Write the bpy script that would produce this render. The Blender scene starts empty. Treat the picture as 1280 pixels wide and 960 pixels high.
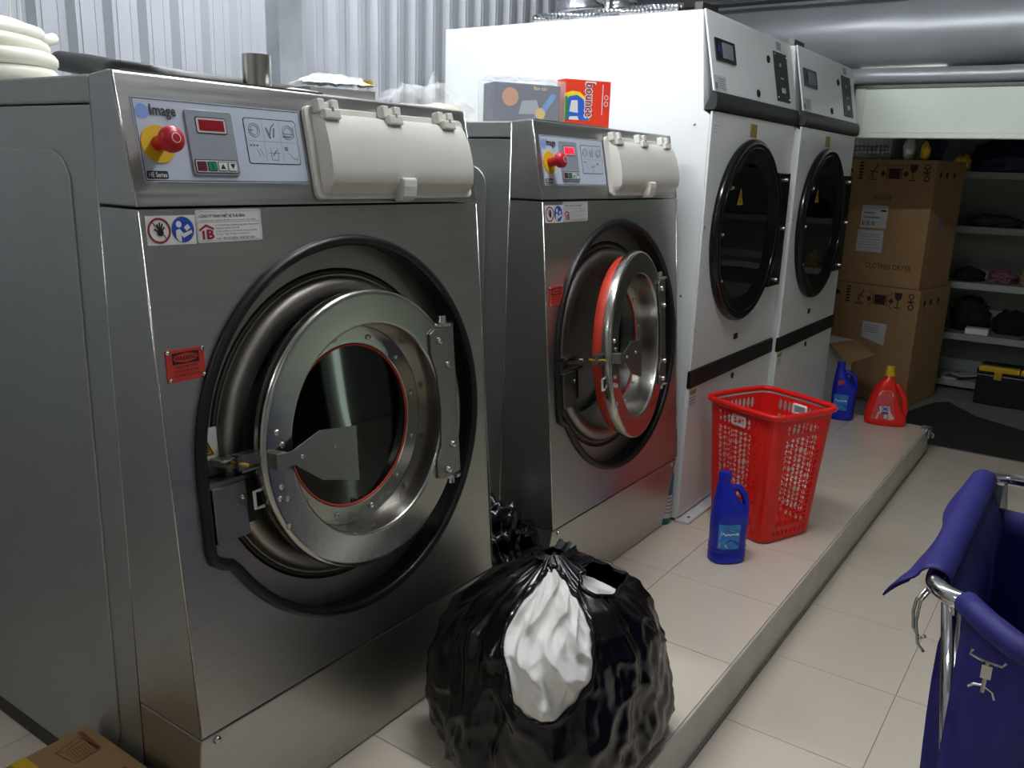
import bpy, bmesh, math, random
from mathutils import Vector, Matrix, noise
random.seed(7)
PI = math.pi
scene = bpy.context.scene
COL = scene.collection

# ------------------------------------------------------------------ camera
cam_d = bpy.data.cameras.new('camera'); cam = bpy.data.objects.new('camera', cam_d); COL.objects.link(cam)
cam.location = (-0.8187, -1.3189, 1.3424)
cam.rotation_euler = (1.3248, -0.0327, -0.9606)
cam_d.sensor_fit = 'HORIZONTAL'; cam_d.sensor_width = 36.0
cam_d.lens = 36.0 * 1069.5 / 1280.0
cam_d.clip_start = 0.02
scene.camera = cam

# ------------------------------------------------------------------ world, exposure
w = bpy.data.worlds.new('world'); scene.world = w; w.use_nodes = True
w.node_tree.nodes['Background'].inputs[0].default_value = (0.75, 0.8, 0.85, 1)
w.node_tree.nodes['Background'].inputs[1].default_value = 0.3
scene.view_settings.view_transform = 'Standard'
scene.view_settings.look = 'None'
scene.view_settings.gamma = 1.0
scene.view_settings.use_curve_mapping = False
scene.view_settings.exposure = -0.15
TUBE_W = 262.0        # emission strength of the tube over the washers
TUBE2_W = 75.0       # the tubes further back in the room

# ------------------------------------------------------------------ measured frame
ZT, ZS, ZL = 1.4762, 1.2597, 0.2965          # washer: top, panel seam, lower seam
YT, YL, YK = 0.0447, -0.0841, -0.046
LEAN = math.atan2(-YL, ZS - ZL); PLEAN = math.atan2(YT, ZT - ZS)
X1, X2, X3 = 0.9164, 1.2182, 2.1058
YP, FZ = -0.63, -0.1458                       # platform edge, lower floor level
YB = 1.5                                      # back wall

# ------------------------------------------------------------------ materials
def lin(c):
    if isinstance(c, str):
        c = [int(c[i:i+2], 16) / 255 for i in (0, 2, 4)]
    return tuple(x / 12.92 if x <= .04045 else ((x + .055) / 1.055) ** 2.4 for x in c) + (1.0,)
MATS = {}
def mat(name, col, rough=.5, metal=0.0, spec=.5, emit=None, alpha=None, trans=0.0, coat=0.0,
        vary=0.0, vscale=6.0, vstretch=(1, 1, 1), bump=0.0, bscale=60.0, bstretch=(1, 1, 1), rvary=0.0, ior=1.45):
    m = bpy.data.materials.new(name); m.use_nodes = True
    nt = m.node_tree; b = nt.nodes['Principled BSDF']
    c = lin(col)
    b.inputs['Base Color'].default_value = c
    b.inputs['Roughness'].default_value = rough
    b.inputs['Metallic'].default_value = metal
    b.inputs['Specular IOR Level'].default_value = spec
    b.inputs['IOR'].default_value = ior
    b.inputs['Transmission Weight'].default_value = trans
    b.inputs['Coat Weight'].default_value = coat
    if alpha is not None: b.inputs['Alpha'].default_value = alpha
    if emit:
        b.inputs['Emission Color'].default_value = lin(emit[0]); b.inputs['Emission Strength'].default_value = emit[1]
    def coords(stretch):
        tc = nt.nodes.new('ShaderNodeTexCoord'); mp = nt.nodes.new('ShaderNodeMapping')
        mp.inputs['Scale'].default_value = stretch
        nt.links.new(tc.outputs['Object'], mp.inputs['Vector']); return mp
    if vary or rvary:
        mp = coords(vstretch); n = nt.nodes.new('ShaderNodeTexNoise'); n.inputs['Scale'].default_value = vscale
        n.inputs['Detail'].default_value = 5
        nt.links.new(mp.outputs[0], n.inputs['Vector'])
        if vary:
            r = nt.nodes.new('ShaderNodeMapRange'); r.inputs[1].default_value = .3; r.inputs[2].default_value = .7
            r.inputs[3].default_value = 1 - vary; r.inputs[4].default_value = 1 + vary
            nt.links.new(n.outputs[0], r.inputs[0])
            mx = nt.nodes.new('ShaderNodeVectorMath'); mx.operation = 'SCALE'
            mx.inputs[0].default_value = c[:3]; nt.links.new(r.outputs[0], mx.inputs['Scale'])
            nt.links.new(mx.outputs[0], b.inputs['Base Color'])
        if rvary:
            r = nt.nodes.new('ShaderNodeMapRange'); r.inputs[1].default_value = .3; r.inputs[2].default_value = .7
            r.inputs[3].default_value = max(.02, rough - rvary); r.inputs[4].default_value = rough + rvary
            nt.links.new(n.outputs[0], r.inputs[0]); nt.links.new(r.outputs[0], b.inputs['Roughness'])
    if bump:
        mp = coords(bstretch); n = nt.nodes.new('ShaderNodeTexNoise'); n.inputs['Scale'].default_value = bscale
        n.inputs['Detail'].default_value = 6
        nt.links.new(mp.outputs[0], n.inputs['Vector'])
        bp = nt.nodes.new('ShaderNodeBump'); bp.inputs['Strength'].default_value = bump; bp.inputs['Distance'].default_value = .004
        nt.links.new(n.outputs[0], bp.inputs['Height']); nt.links.new(bp.outputs[0], b.inputs['Normal'])
    MATS[name] = m; return m
mat('steel', 'b3b3ae', .36, 1.0, vary=.05, vscale=3, vstretch=(1, 1, 40), bump=.06, bscale=14, bstretch=(1, 1, 60), rvary=.05)
mat('steel_side', 'adafaa', .5, 1.0, vary=.06, vscale=2.5, bump=.04, bscale=12, bstretch=(1, 30, 1))
mat('steel_bright', 'b4b2aa', .24, 1.0, vary=.05, vscale=5, bump=.05, bscale=60, rvary=.06)
mat('steel_tub', 'aaa49c', .44, 1.0, vary=.06, vscale=6, rvary=.05)
mat('steel_plate', '94948f', .36, 1.0, vary=.04, vscale=8)
mat('steel_dark', '55554f', .5, 1.0)
mat('steel_bolt', 'c4c2bb', .22, 1.0)
mat('chrome', 'd8d6d2', .09, 1.0)
mat('rubber', '0c0d0d', .42, bump=.1, bscale=40)
mat('black', '0b0b0c', .45)
mat('black_gloss', '08090a', .16)
mat('dark_glass', '040505', .03, spec=.6)
mat('black_plastic', '161618', .38)
mat('charcoal', '232324', .5, vary=.08, vscale=12)
mat('white_paint', 'd9dbd9', .28, vary=.02, vscale=4)
mat('white', 'e6e6e2', .45)
mat('panel_blue_white', 'b9c0cd', .38)
mat('grey_key', '8d9298', .4)
mat('lid_cream', 'd3d0c6', .3, vary=.03, vscale=10)
mat('ink', '16161a', .6)
mat('ink_grey', '77797c', .6)
mat('label_grey', 'bcbcba', .5)
mat('label_white', 'd6d5d1', .5)
mat('red_plastic', 'e0201a', .3, vary=.03, vscale=9)
mat('red_button', 'b31a24', .35)
mat('red_label', 'b8362a', .5)
mat('omo_pink', 'c44a4c', .4, vary=.2, vscale=20)
mat('pale_pink', 'dcaeb0', .45)
mat('red_print', '8c1f2c', .6)
mat('red_seal', 'c23a28', .5)
mat('led_off', '8e2029', .2)
mat('led_on', 'e0283a', .3, emit=('ff1a30', 1.5))
mat('green_key', '147a58', .4)
mat('dark_red_key', '6e1b2a', .4)
mat('yellow', 'd2ab16', .45)
mat('yellow_dark', 'a98516', .5)
mat('blue_sign', '1f47a8', .5)
mat('blue_globe', '7d98cf', .45)
mat('blue_plastic', '1526a8', .3, vary=.04, vscale=10)
mat('blue_label', '2f7fc0', .4, vary=.25, vscale=22)
mat('pale_blue', 'b9d3e0', .4)
mat('teal_plastic', '1d6f86', .3)
mat('wall_sheet', 'b4b7bc', .38, vary=.03, vscale=2)
mat('galv', 'a9aeb0', .42, metal=.6, vary=.08, vscale=14)
mat('ceiling_sheet', 'a4a7aa', .35, metal=.25, vary=.06, vscale=5)
mat('foil', 'c9cbcd', .16, 1.0, bump=.6, bscale=30)
mat('fascia', 'e2ebdb', .5, vary=.03, vscale=3)
mat('store_wall', '8c9388', .7, vary=.06, vscale=2)
mat('room_wall', 'c4c5c0', .7)
mat('tile', 'dccfbc', .16, vary=.03, vscale=3, coat=.15)
mat('grout', '9b948b', .8)
mat('step_face', 'c8c5ba', .34, .15, vary=.08, vscale=8)
mat('concrete', '7f7e79', .75, vary=.12, vscale=7)
mat('sheet_dark', '2c2b28', .8, vary=.1, vscale=9)
mat('cardboard', '9a7850', .75, vary=.06, vscale=10, bump=.04, bscale=40)
mat('cardboard_dark', '957450', .75, vary=.06, vscale=10)
mat('carton_ink', '33271b', .8)
mat('brown_print', '7c452c', .8)
mat('bag_black', '08080a', .22, spec=.55, bump=.22, bscale=16, rvary=.06, vscale=14)
mat('linen', 'eeebe3', .8, bump=.15, bscale=30)
mat('linen_shade', 'd9d5ca', .8, bump=.15, bscale=30)
mat('navy_fabric', '1f1c68', .62, vary=.06, vscale=30, bump=.12, bscale=300)
mat('navy_dark', '151b33', .8, vary=.2, vscale=12, bump=.3, bscale=30)
mat('fabric_black', '0f0f11', .85, vary=.2, vscale=18, bump=.4, bscale=40)
mat('fabric_grey', '4b4743', .85, vary=.25, vscale=25, bump=.4, bscale=40)
mat('fabric_pink', '75505a', .85, vary=.25, vscale=25, bump=.4, bscale=40)
mat('fabric_tan', '8d7a50', .85, vary=.25, vscale=25, bump=.4, bscale=40)
mat('hose_white', 'f1eedd', .4, vary=.03, vscale=10)
mat('hose_black', '0d0d0e', .5)
mat('packet_film', 'd3d5d8', .25, .6, bump=.5, bscale=45)
mat('clear_film', 'eef0f0', .22, alpha=.22, bump=.5, bscale=28)
mat('film_cream', 'd8d0b4', .6, bump=.4, bscale=25)
mat('book_navy', '2a3350', .45, vary=.25, vscale=20)
mat('orange_print', 'c0763f', .5)
mat('bounce_red', 'dc3a22', .42)
mat('bounce_yellow', 'e8cf2a', .45)
mat('bounce_green', '2f7d35', .45)
mat('bounce_blue', '2a5bb6', .45)
mat('shelf_metal', '9c9e98', .5, .2)
mat('paper', 'c9c7c0', .7)
mat('crate_grey', '7a7f7b', .6)
mat('tube_glow', 'ffffff', .5, emit=('f4f8ff', TUBE_W))
mat('tube_glow_far', 'ffffff', .5, emit=('f4f8ff', TUBE2_W))
mat('fill_glow', 'ffffff', .5, emit=('f4f8ff', 20.0))
mat('daylight', 'ffffff', .5, emit=('f2fbf4', 3.0))
mat('door_green', 'b7c9b9', .5, emit=('cfe6d4', 6.0))

# ------------------------------------------------------------------ mesh helpers
ID = lambda x, y, z: (x, y, z)
class MB:
    def __init__(s, T=None): s.v = []; s.f = []; s.T = T or ID
    def add(s, vs, fs, T=None):
        T = T or s.T; o = len(s.v)
        s.v += [tuple(T(*p)) for p in vs]; s.f += [tuple(i + o for i in f) for f in fs]; return s
    def box(s, a0, a1, b0, b1, c0, c1, T=None):
        vs = [(x, y, z) for z in (c0, c1) for y in (b0, b1) for x in (a0, a1)]
        return s.add(vs, [(0, 2, 3, 1), (4, 5, 7, 6), (0, 1, 5, 4), (2, 6, 7, 3), (0, 4, 6, 2), (1, 3, 7, 5)], T)
    def prism(s, poly, h0, h1, T=None):
        n = len(poly); vs = [(p[0], p[1], h0) for p in poly] + [(p[0], p[1], h1) for p in poly]
        fs = [tuple(range(n))[::-1], tuple(range(n, 2 * n))] + [(i, (i + 1) % n, n + (i + 1) % n, n + i) for i in range(n)]
        return s.add(vs, fs, T)
    def flat(s, poly, h, T=None): return s.add([(p[0], p[1], h) for p in poly], [tuple(range(len(poly)))], T)
    def lathe(s, prof, n=32, T=None, c=(0, 0), close=False, a0=0.0, a1=2 * PI):
        full = abs(a1 - a0 - 2 * PI) < 1e-6; m = n if full else n + 1
        vs = []
        for r, hh in prof:
            for k in range(m):
                a = a0 + (a1 - a0) * k / n; vs.append((c[0] + r * math.cos(a), c[1] + r * math.sin(a), hh))
        fs = []
        P = len(prof)
        for i in range(P - 1 + (1 if close else 0)):
            j = (i + 1) % P
            for k in range(n):
                k2 = (k + 1) % m
                fs.append((i * m + k, i * m + k2, j * m + k2, j * m + k))
        if not close and full:
            if prof[0][0] > 1e-6: fs.append(tuple(range(m))[::-1])
            if prof[-1][0] > 1e-6: fs.append(tuple(range((P - 1) * m, P * m)))
        return s.add(vs, fs, T)
    def ringlathe(s, prof, n=32, T=None, c=(0, 0)):
        return s.lathe(prof, n, T, c, close=True)
    def surf(s, prof, n=48, T=None, c=(0, 0)):          # open lathe without caps
        vs = []
        for r, hh in prof:
            for k in range(n):
                a = 2 * PI * k / n; vs.append((c[0] + r * math.cos(a), c[1] + r * math.sin(a), hh))
        fs = [(i * n + k, i * n + (k + 1) % n, (i + 1) * n + (k + 1) % n, (i + 1) * n + k) for i in range(len(prof) - 1) for k in range(n)]
        return s.add(vs, fs, T)
    def tube(s, pts, r, n=8, closed=False, T=None):
        P = [Vector((T or s.T)(*p)) for p in pts]; m = len(P)
        rr = r if isinstance(r, (list, tuple)) else [r] * m
        tang = []
        for i in range(m):
            a = P[(i - 1) % m] if (closed or i > 0) else P[i]; b = P[(i + 1) % m] if (closed or i < m - 1) else P[i]
            tang.append((b - a).normalized())
        up = Vector((0, 0, 1)) if abs(tang[0].z) < .9 else Vector((1, 0, 0))
        nrm = (up - tang[0] * up.dot(tang[0])).normalized()
        vs = []
        for i in range(m):
            nrm = (nrm - tang[i] * nrm.dot(tang[i])).normalized(); bi = tang[i].cross(nrm)
            for k in range(n):
                a = 2 * PI * k / n; q = P[i] + (nrm * math.cos(a) + bi * math.sin(a)) * rr[i]; vs.append(tuple(q))
        fs = []
        for i in range(m if closed else m - 1):
            j = (i + 1) % m
            fs += [(i * n + k, i * n + (k + 1) % n, j * n + (k + 1) % n, j * n + k) for k in range(n)]
        if not closed: fs += [tuple(range(n))[::-1], tuple(range((m - 1) * n, m * n))]
        return s.add(vs, fs, ID)
    def grid(s, fn, nu, nv, closed_u=False, T=None):
        vs = [fn(i / (nu if closed_u else nu - 1), j / (nv - 1)) for j in range(nv) for i in range(nu)]
        fs = []
        for j in range(nv - 1):
            for i in range(nu if closed_u else nu - 1):
                i2 = (i + 1) % nu; fs.append((j * nu + i, j * nu + i2, (j + 1) * nu + i2, (j + 1) * nu + i))
        return s.add(vs, fs, T)
    def build(s, name, m, parent=None, smooth=False, bevel=0.0, seg=2, solid=0.0, auto=None, kind=None, sub=0, loc=None):
        me = bpy.data.meshes.new(name); me.from_pydata(s.v, [], s.f)
        bm = bmesh.new(); bm.from_mesh(me); bmesh.ops.recalc_face_normals(bm, faces=bm.faces); bm.to_mesh(me); bm.free()
        me.materials.append(MATS[m]); me.update()
        o = bpy.data.objects.new(name, me); COL.objects.link(o)
        if parent: o.parent = parent
        if loc: o.location = loc
        if smooth:
            for p in me.polygons: p.use_smooth = True
            if auto: me.set_sharp_from_angle(angle=math.radians(auto))
        if solid:
            md = o.modifiers.new('thickness', 'SOLIDIFY'); md.thickness = solid; md.offset = 0
        if bevel:
            md = o.modifiers.new('edges', 'BEVEL'); md.width = bevel; md.segments = seg; md.limit_method = 'ANGLE'; md.angle_limit = math.radians(40)
        if sub:
            md = o.modifiers.new('smooth', 'SUBSURF'); md.levels = sub; md.render_levels = sub
        if kind: o['kind'] = kind
        return o

def rrect(u0, v0, u1, v1, r=.01, n=5):
    out = []
    for cx, cy, a in ((u1 - r, v1 - r, 0), (u0 + r, v1 - r, PI / 2), (u0 + r, v0 + r, PI), (u1 - r, v0 + r, 1.5 * PI)):
        for k in range(n + 1):
            t = a + PI / 2 * k / n; out.append((cx + r * math.cos(t), cy + r * math.sin(t)))
    return out
def circle(cu, cv, r, n=24, sy=1.0): return [(cu + r * math.cos(2 * PI * k / n), cv + r * sy * math.sin(2 * PI * k / n)) for k in range(n)]
def thing(name, label, cat, loc=(0, 0, 0), rz=0.0, group=None):
    o = bpy.data.objects.new(name, None); COL.objects.link(o); o.location = loc; o.rotation_euler = (0, 0, rz)
    o.empty_display_size = .05
    o['label'] = label; o['category'] = cat
    if group: o['group'] = group
    return o
def tag(o, label, cat, group=None):
    o['label'] = label; o['category'] = cat
    if group: o['group'] = group
    return o
def struct(o): o['kind'] = 'structure'; return o
def text(s, rect, T, off, m, parent, name='lettering', bold=0.0, rot=0):
    """lettering fitted into rect (u0,v0,u1,v1) of the surface T; flat mesh"""
    cu = bpy.data.curves.new('t', 'FONT'); cu.body = s; cu.size = 1; cu.offset = bold; cu.resolution_u = 2
    ob = bpy.data.objects.new('t', cu); COL.objects.link(ob)
    bpy.context.view_layer.update()
    me = bpy.data.meshes.new_from_object(ob.evaluated_get(bpy.context.evaluated_depsgraph_get()))
    bpy.data.objects.remove(ob); bpy.data.curves.remove(cu)
    co = [v.co.copy() for v in me.vertices]
    if rot == 90: co = [Vector((-c.y, c.x, 0)) for c in co]
    if rot == -90: co = [Vector((c.y, -c.x, 0)) for c in co]
    x0 = min(c.x for c in co); x1 = max(c.x for c in co); y0 = min(c.y for c in co); y1 = max(c.y for c in co)
    u0, v0, u1, v1 = rect
    mb = MB()
    mb.add([(u0 + (c.x - x0) / (x1 - x0) * (u1 - u0), v0 + (c.y - y0) / (y1 - y0) * (v1 - v0), off) for c in co], [tuple(p.vertices) for p in me.polygons], T)
    bpy.data.meshes.remove(me)
    return mb.build(name, m, parent)
def fbm(p, s, o=4): return noise.fractal(Vector(p) * s, .8, 2.0, o)
def ridge(p, s): return 1 - abs(noise.noise(Vector(p) * s)) * 2
def blob(name, c, rad, amp, sc, m, parent=None, seed=0, sub=4, flat=None, crumple=0.0):
    bm = bmesh.new(); bmesh.ops.create_icosphere(bm, subdivisions=sub, radius=1)
    sd = Vector((seed * 7.3, seed * 3.1, seed * 1.7))
    for v in bm.verts:
        p = v.co.copy(); d = 1 + amp * fbm(p + sd, sc) + crumple * (ridge(p + sd, sc * 1.7) - .5)
        q = Vector((p.x * rad[0] * d, p.y * rad[1] * d, p.z * rad[2] * d))
        if flat is not None and q.z < flat: q.z = flat
        v.co = q + Vector(c)
    me = bpy.data.meshes.new(name); bm.to_mesh(me); bm.free()
    for p in me.polygons: p.use_smooth = True
    me.materials.append(MATS[m]); o = bpy.data.objects.new(name, me); COL.objects.link(o)
    if parent: o.parent = parent
    return o

# ================================================================== the setting
def lower_floor():
    fl = struct(MB().box(-4, 6.7, -4, YP - .004, FZ - .1, FZ - .002).build('floor', 'grout'))
    MB().box(4.54, 6.7, YP - .004, 1.5, FZ - .1, FZ - .002).build('floor_slab', 'concrete', fl)
    MB().box(4.53, 6.68, -4, YP - .004, FZ - .002, FZ).build('floor_slab', 'concrete', fl)
    g = .0012; me = None
    for i in range(-9, 9):
        for j in range(8):
            x0 = 1.294 + .42 * i - .42; y1 = -.588 - .42 * j
            a0, a1 = x0 + g, min(x0 + .42 - g, 4.525); b0, b1 = y1 - .42 + g, min(y1 - g, YP - .006)
            if a1 - a0 < .02: continue
            MB().box(a0, a1, b0, b1, FZ - .01, FZ).build('floor_tile', 'tile', fl)
    return fl
floor = lower_floor()
def platform():
    pf = struct(MB().box(-1.3, 4.362, YP + .004, YB, FZ - .02, -.003).build('floor_platform', 'grout'))
    g = .001
    for i in range(-6, 9):
        for j in range(4):
            x0 = 1.335 + .42 * (i - 1); y0 = -.656 + .42 * j
            a0, a1 = max(x0 + g, -1.3), min(x0 + .42 - g, 4.36); b0, b1 = max(y0 + g, YP + .006), y0 + .42 - g
            if a1 - a0 < .02: continue
            MB().box(a0, a1, b0, b1, -.01, 0).build('floor_tile', 'tile', pf)
    tr = struct(MB().box(-1.3, 4.37, YP - .004, YP + .004, FZ, .001).build('trim_1', 'step_face', bevel=.002))
    MB().box(-1.3, 4.37, YP - .010, YP - .004, FZ, FZ + .012).build('joint_strip', 'concrete', tr)
    MB().box(4.362, 4.37, YP + .004, YB, FZ, .001).build('end_strip', 'step_face', tr)
    cb = MB(); cb.box(4.30, 4.375, YP - .016, YP + .03, .001, .006); cb.box(4.30, 4.375, YP - .018, YP - .011, -.05, .006)
    cb.tube([(4.34, YP - .02, -.02), (4.34, YP - .035, -.03), (4.345, YP - .03, -.05)], .006, 6)
    cb.build('corner_bracket', 'galv', tr)
platform()
def back_wall():
    # corrugated sheet: pans and ribs
    mb = MB(); pr = []
    pitch = .1235; x = -4.0
    while x < 6.7:
        pr += [(x, 0), (x + .046, 0), (x + .062, -.030), (x + .108, -.030)]
        x += pitch
    n = len(pr)
    vs = [(p[0], YB + p[1], FZ) for p in pr] + [(p[0], YB + p[1], 3.0) for p in pr]
    mb.add(vs, [(i, i + 1, n + i + 1, n + i) for i in range(n - 1)])
    wb = struct(mb.build('wall_back', 'wall_sheet'))
    fine = MB()
    for i in range(0, n - 3, 4):
        fine.box(pr[i][0] + .020, pr[i][0] + .023, YB - .002, YB, FZ, 3.0)
        fine.box(pr[i + 2][0] + .015, pr[i + 2][0] + .018, YB - .033, YB - .030, FZ, 3.0)
    fine.build('sheet_crease', 'wall_sheet', wb)
    # galvanised post against the sheet
    po = struct(MB().box(1.53, 1.62, YB - .10, YB - .032, 0, 3.0).build('trim_2', 'galv', bevel=.003))
    MB().box(1.50, 1.53, YB - .105, YB - .032, 0, 3.0).build('post_flange', 'galv', po)
back_wall()
struct(MB().box(-4.1, 6.8, -4, YB + .1, 3.0, 3.08).build('ceiling', 'ceiling_sheet'))
struct(MB().box(-4.1, -4, -4, YB + .1, FZ, 3.0).build('wall_left', 'room_wall'))
struct(MB().box(6.62, 6.72, -4, YB + .1, FZ, 3.0).build('wall_right', 'store_wall'))
wf = struct(MB().box(-4.1, 6.8, -4.1, -4, FZ, 3.0).build('wall_front', 'room_wall'))
dr = struct(MB().box(3.3, 3.82, -3.99, -3.95, FZ, 2.0).build('door_1', 'charcoal'))
MB().box(4.02, 4.07, -3.985, -3.94, FZ, .95).build('daylight_slit', 'door_green', dr)

# the shutter head above the store room opening
def shutter_head():
    fa = struct(MB().box(4.30, 4.36, -4, -.02, 1.600, 1.828).build('trim_3', 'fascia', bevel=.004))
    MB().box(4.285, 4.37, -4, -.02, 1.572, 1.600).build('bottom_rail', 'fascia', fa, bevel=.004)
    MB().box(4.292, 4.31, -.075, -.03, 1.600, 1.828).build('end_stile', 'fascia', fa)
    MB().box(4.29, 4.36, -4, -.02, 1.8285, 1.845).build('top_lip', 'steel_dark', fa)
    ro = MB(); pts = [(4.33, .15 - .28 * k, 1.893 + .003 * math.sin(k * 1.7)) for k in range(16)]
    ro.tube(pts, .043, 16); ro.build('roller_tube', 'ceiling_sheet', fa, smooth=True)
    # big bulging grey roll
    def fn(u, v):
        y = 1.45 - 5.4 * u; a = -.15 - v * 4.2
        r = .200 + .006 * fbm((y * 1.3, v * 3, 0), 1.2)
        return (4.52 + r * math.cos(a), y, 2.146 + r * math.sin(a))
    mb = MB(); mb.grid(fn, 70, 28)
    ro = struct(mb.build('trim_4', 'ceiling_sheet', smooth=True))
    MB().box(4.20, 4.30, -4, 1.45, 2.300, 2.315).build('seam_batten', 'steel_dark', ro)
    def fs(u, v):
        y = 1.45 - 5.4 * u; x = 4.45 - 2.4 * v
        return (x, y, 2.315 + .62 * v + .02 * math.sin(v * 9))
    MB().grid(fs, 12, 24).build('liner_sheet', 'ceiling_sheet', ro, smooth=True)
    # daylight in the gap between roll and tube
    wn = struct(MB().box(4.50, 4.51, -.42, .02, 1.90, 1.99).build('window_1', 'daylight'))
shutter_head()

# fluorescent tubes of the room and one added fill tube (they light the scene)
def tube_light(loc, rz, L, glow, label):
    t = thing('fluorescent_light', label, 'light', loc, rz, 'fluorescent tubes under the roof')
    MB().box(-L / 2 - .03, L / 2 + .03, -.03, .03, .035, .085).build('housing', 'white', t, bevel=.004)
    m = MB(); m.tube([(-L / 2, 0, 0), (L / 2, 0, 0)], .016, 8); m.build('tube', glow, t, smooth=True)
    for s in (-1, 1): MB().box(s * (L / 2 + .012) - .012, s * (L / 2 + .012) + .012, -.018, .018, -.018, .04).build('lamp_holder', 'white', t)
    MB().box(-.02, .02, -.008, .008, .08, 3.0 - loc[2]).build('hanger', 'white', t)
    return t
tube_light((1.10, -.42, 2.75), PI / 2, 1.20, 'tube_glow', 'fluorescent tube hung above the step in front of the washers')
tube_light((1.10, .85, 2.75), PI / 2, 1.00, 'tube_glow', 'fluorescent tube hung over the washers next to the sheet wall')
tube_light((-1.9, .25, 2.75), PI / 2, 1.25, 'tube_glow_far', 'fluorescent tube hung over the near end of the room')
tube_light((-.9, -3.3, 2.75), 0, 1.25, 'fill_glow', 'dim fill tube added out of view on the side behind the trolley')  # weak fill added to light the washer fronts and trolley

# ================================================================== washers
sL, cL = math.sin(LEAN), math.cos(LEAN); sP, cP = math.sin(PLEAN), math.cos(PLEAN)
def FR(u, v, o): return (u, v * sL - o * cL, ZS + v * cL + o * sL)          # door panel plane
def PN(u, v, o): return (u, v * sP - o * cP, ZS + v * cP + o * sP)          # control panel plane
HV = math.hypot(YL, ZS - ZL)
def hole_outline(cu, cv, R, n=144, grow=0.0):
    """round hole with the squarish pocket for the latch at its lower left"""
    L0, V0, rc = cu - R - .001, cv - .178, .022
    rad = []
    for k in range(n):
        a = 2 * PI * k / n; c, s = math.cos(a), math.sin(a); r = R
        if c < -.2 and s < 0:
            # rounded pocket: u >= L0, v >= V0
            t = min((cu - L0) / -c, (cv - V0) / -s)
            for q in range(14):
                pu, pv = cu + t * c, cv + t * s
                du, dv = (L0 + rc) - pu, (V0 + rc) - pv
                if du > 0 and dv > 0 and math.hypot(du, dv) > rc: t -= .0022
            # pocket ends where its underside meets the ring
            if cu + t * c < cu - R + .09: r = max(r, t)
            elif s < 0: r = max(R, min(t, R))
        rad.append(r)
    for _ in range(2): rad = [(rad[k - 1] + 2 * rad[k] + rad[(k + 1) % n]) / 4 if rad[k] < R + .004 or rad[k - 1] < R + .004 else rad[k] for k in range(n)]
    return [(cu + (rad[k] + grow) * math.cos(2 * PI * k / n), cv + (rad[k] + grow) * math.sin(2 * PI * k / n)) for k in range(n)]
def bolt(T, a, b, h, r, parent, name='bolt', m='steel_bolt', k=.8):
    MB().lathe([(r, h), (r, h + r * .5), (r * .75, h + r * k), (0.0, h + r * k * 1.15)], 8, T, (a, b)).build(name, m, parent, smooth=True, auto=50)

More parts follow.
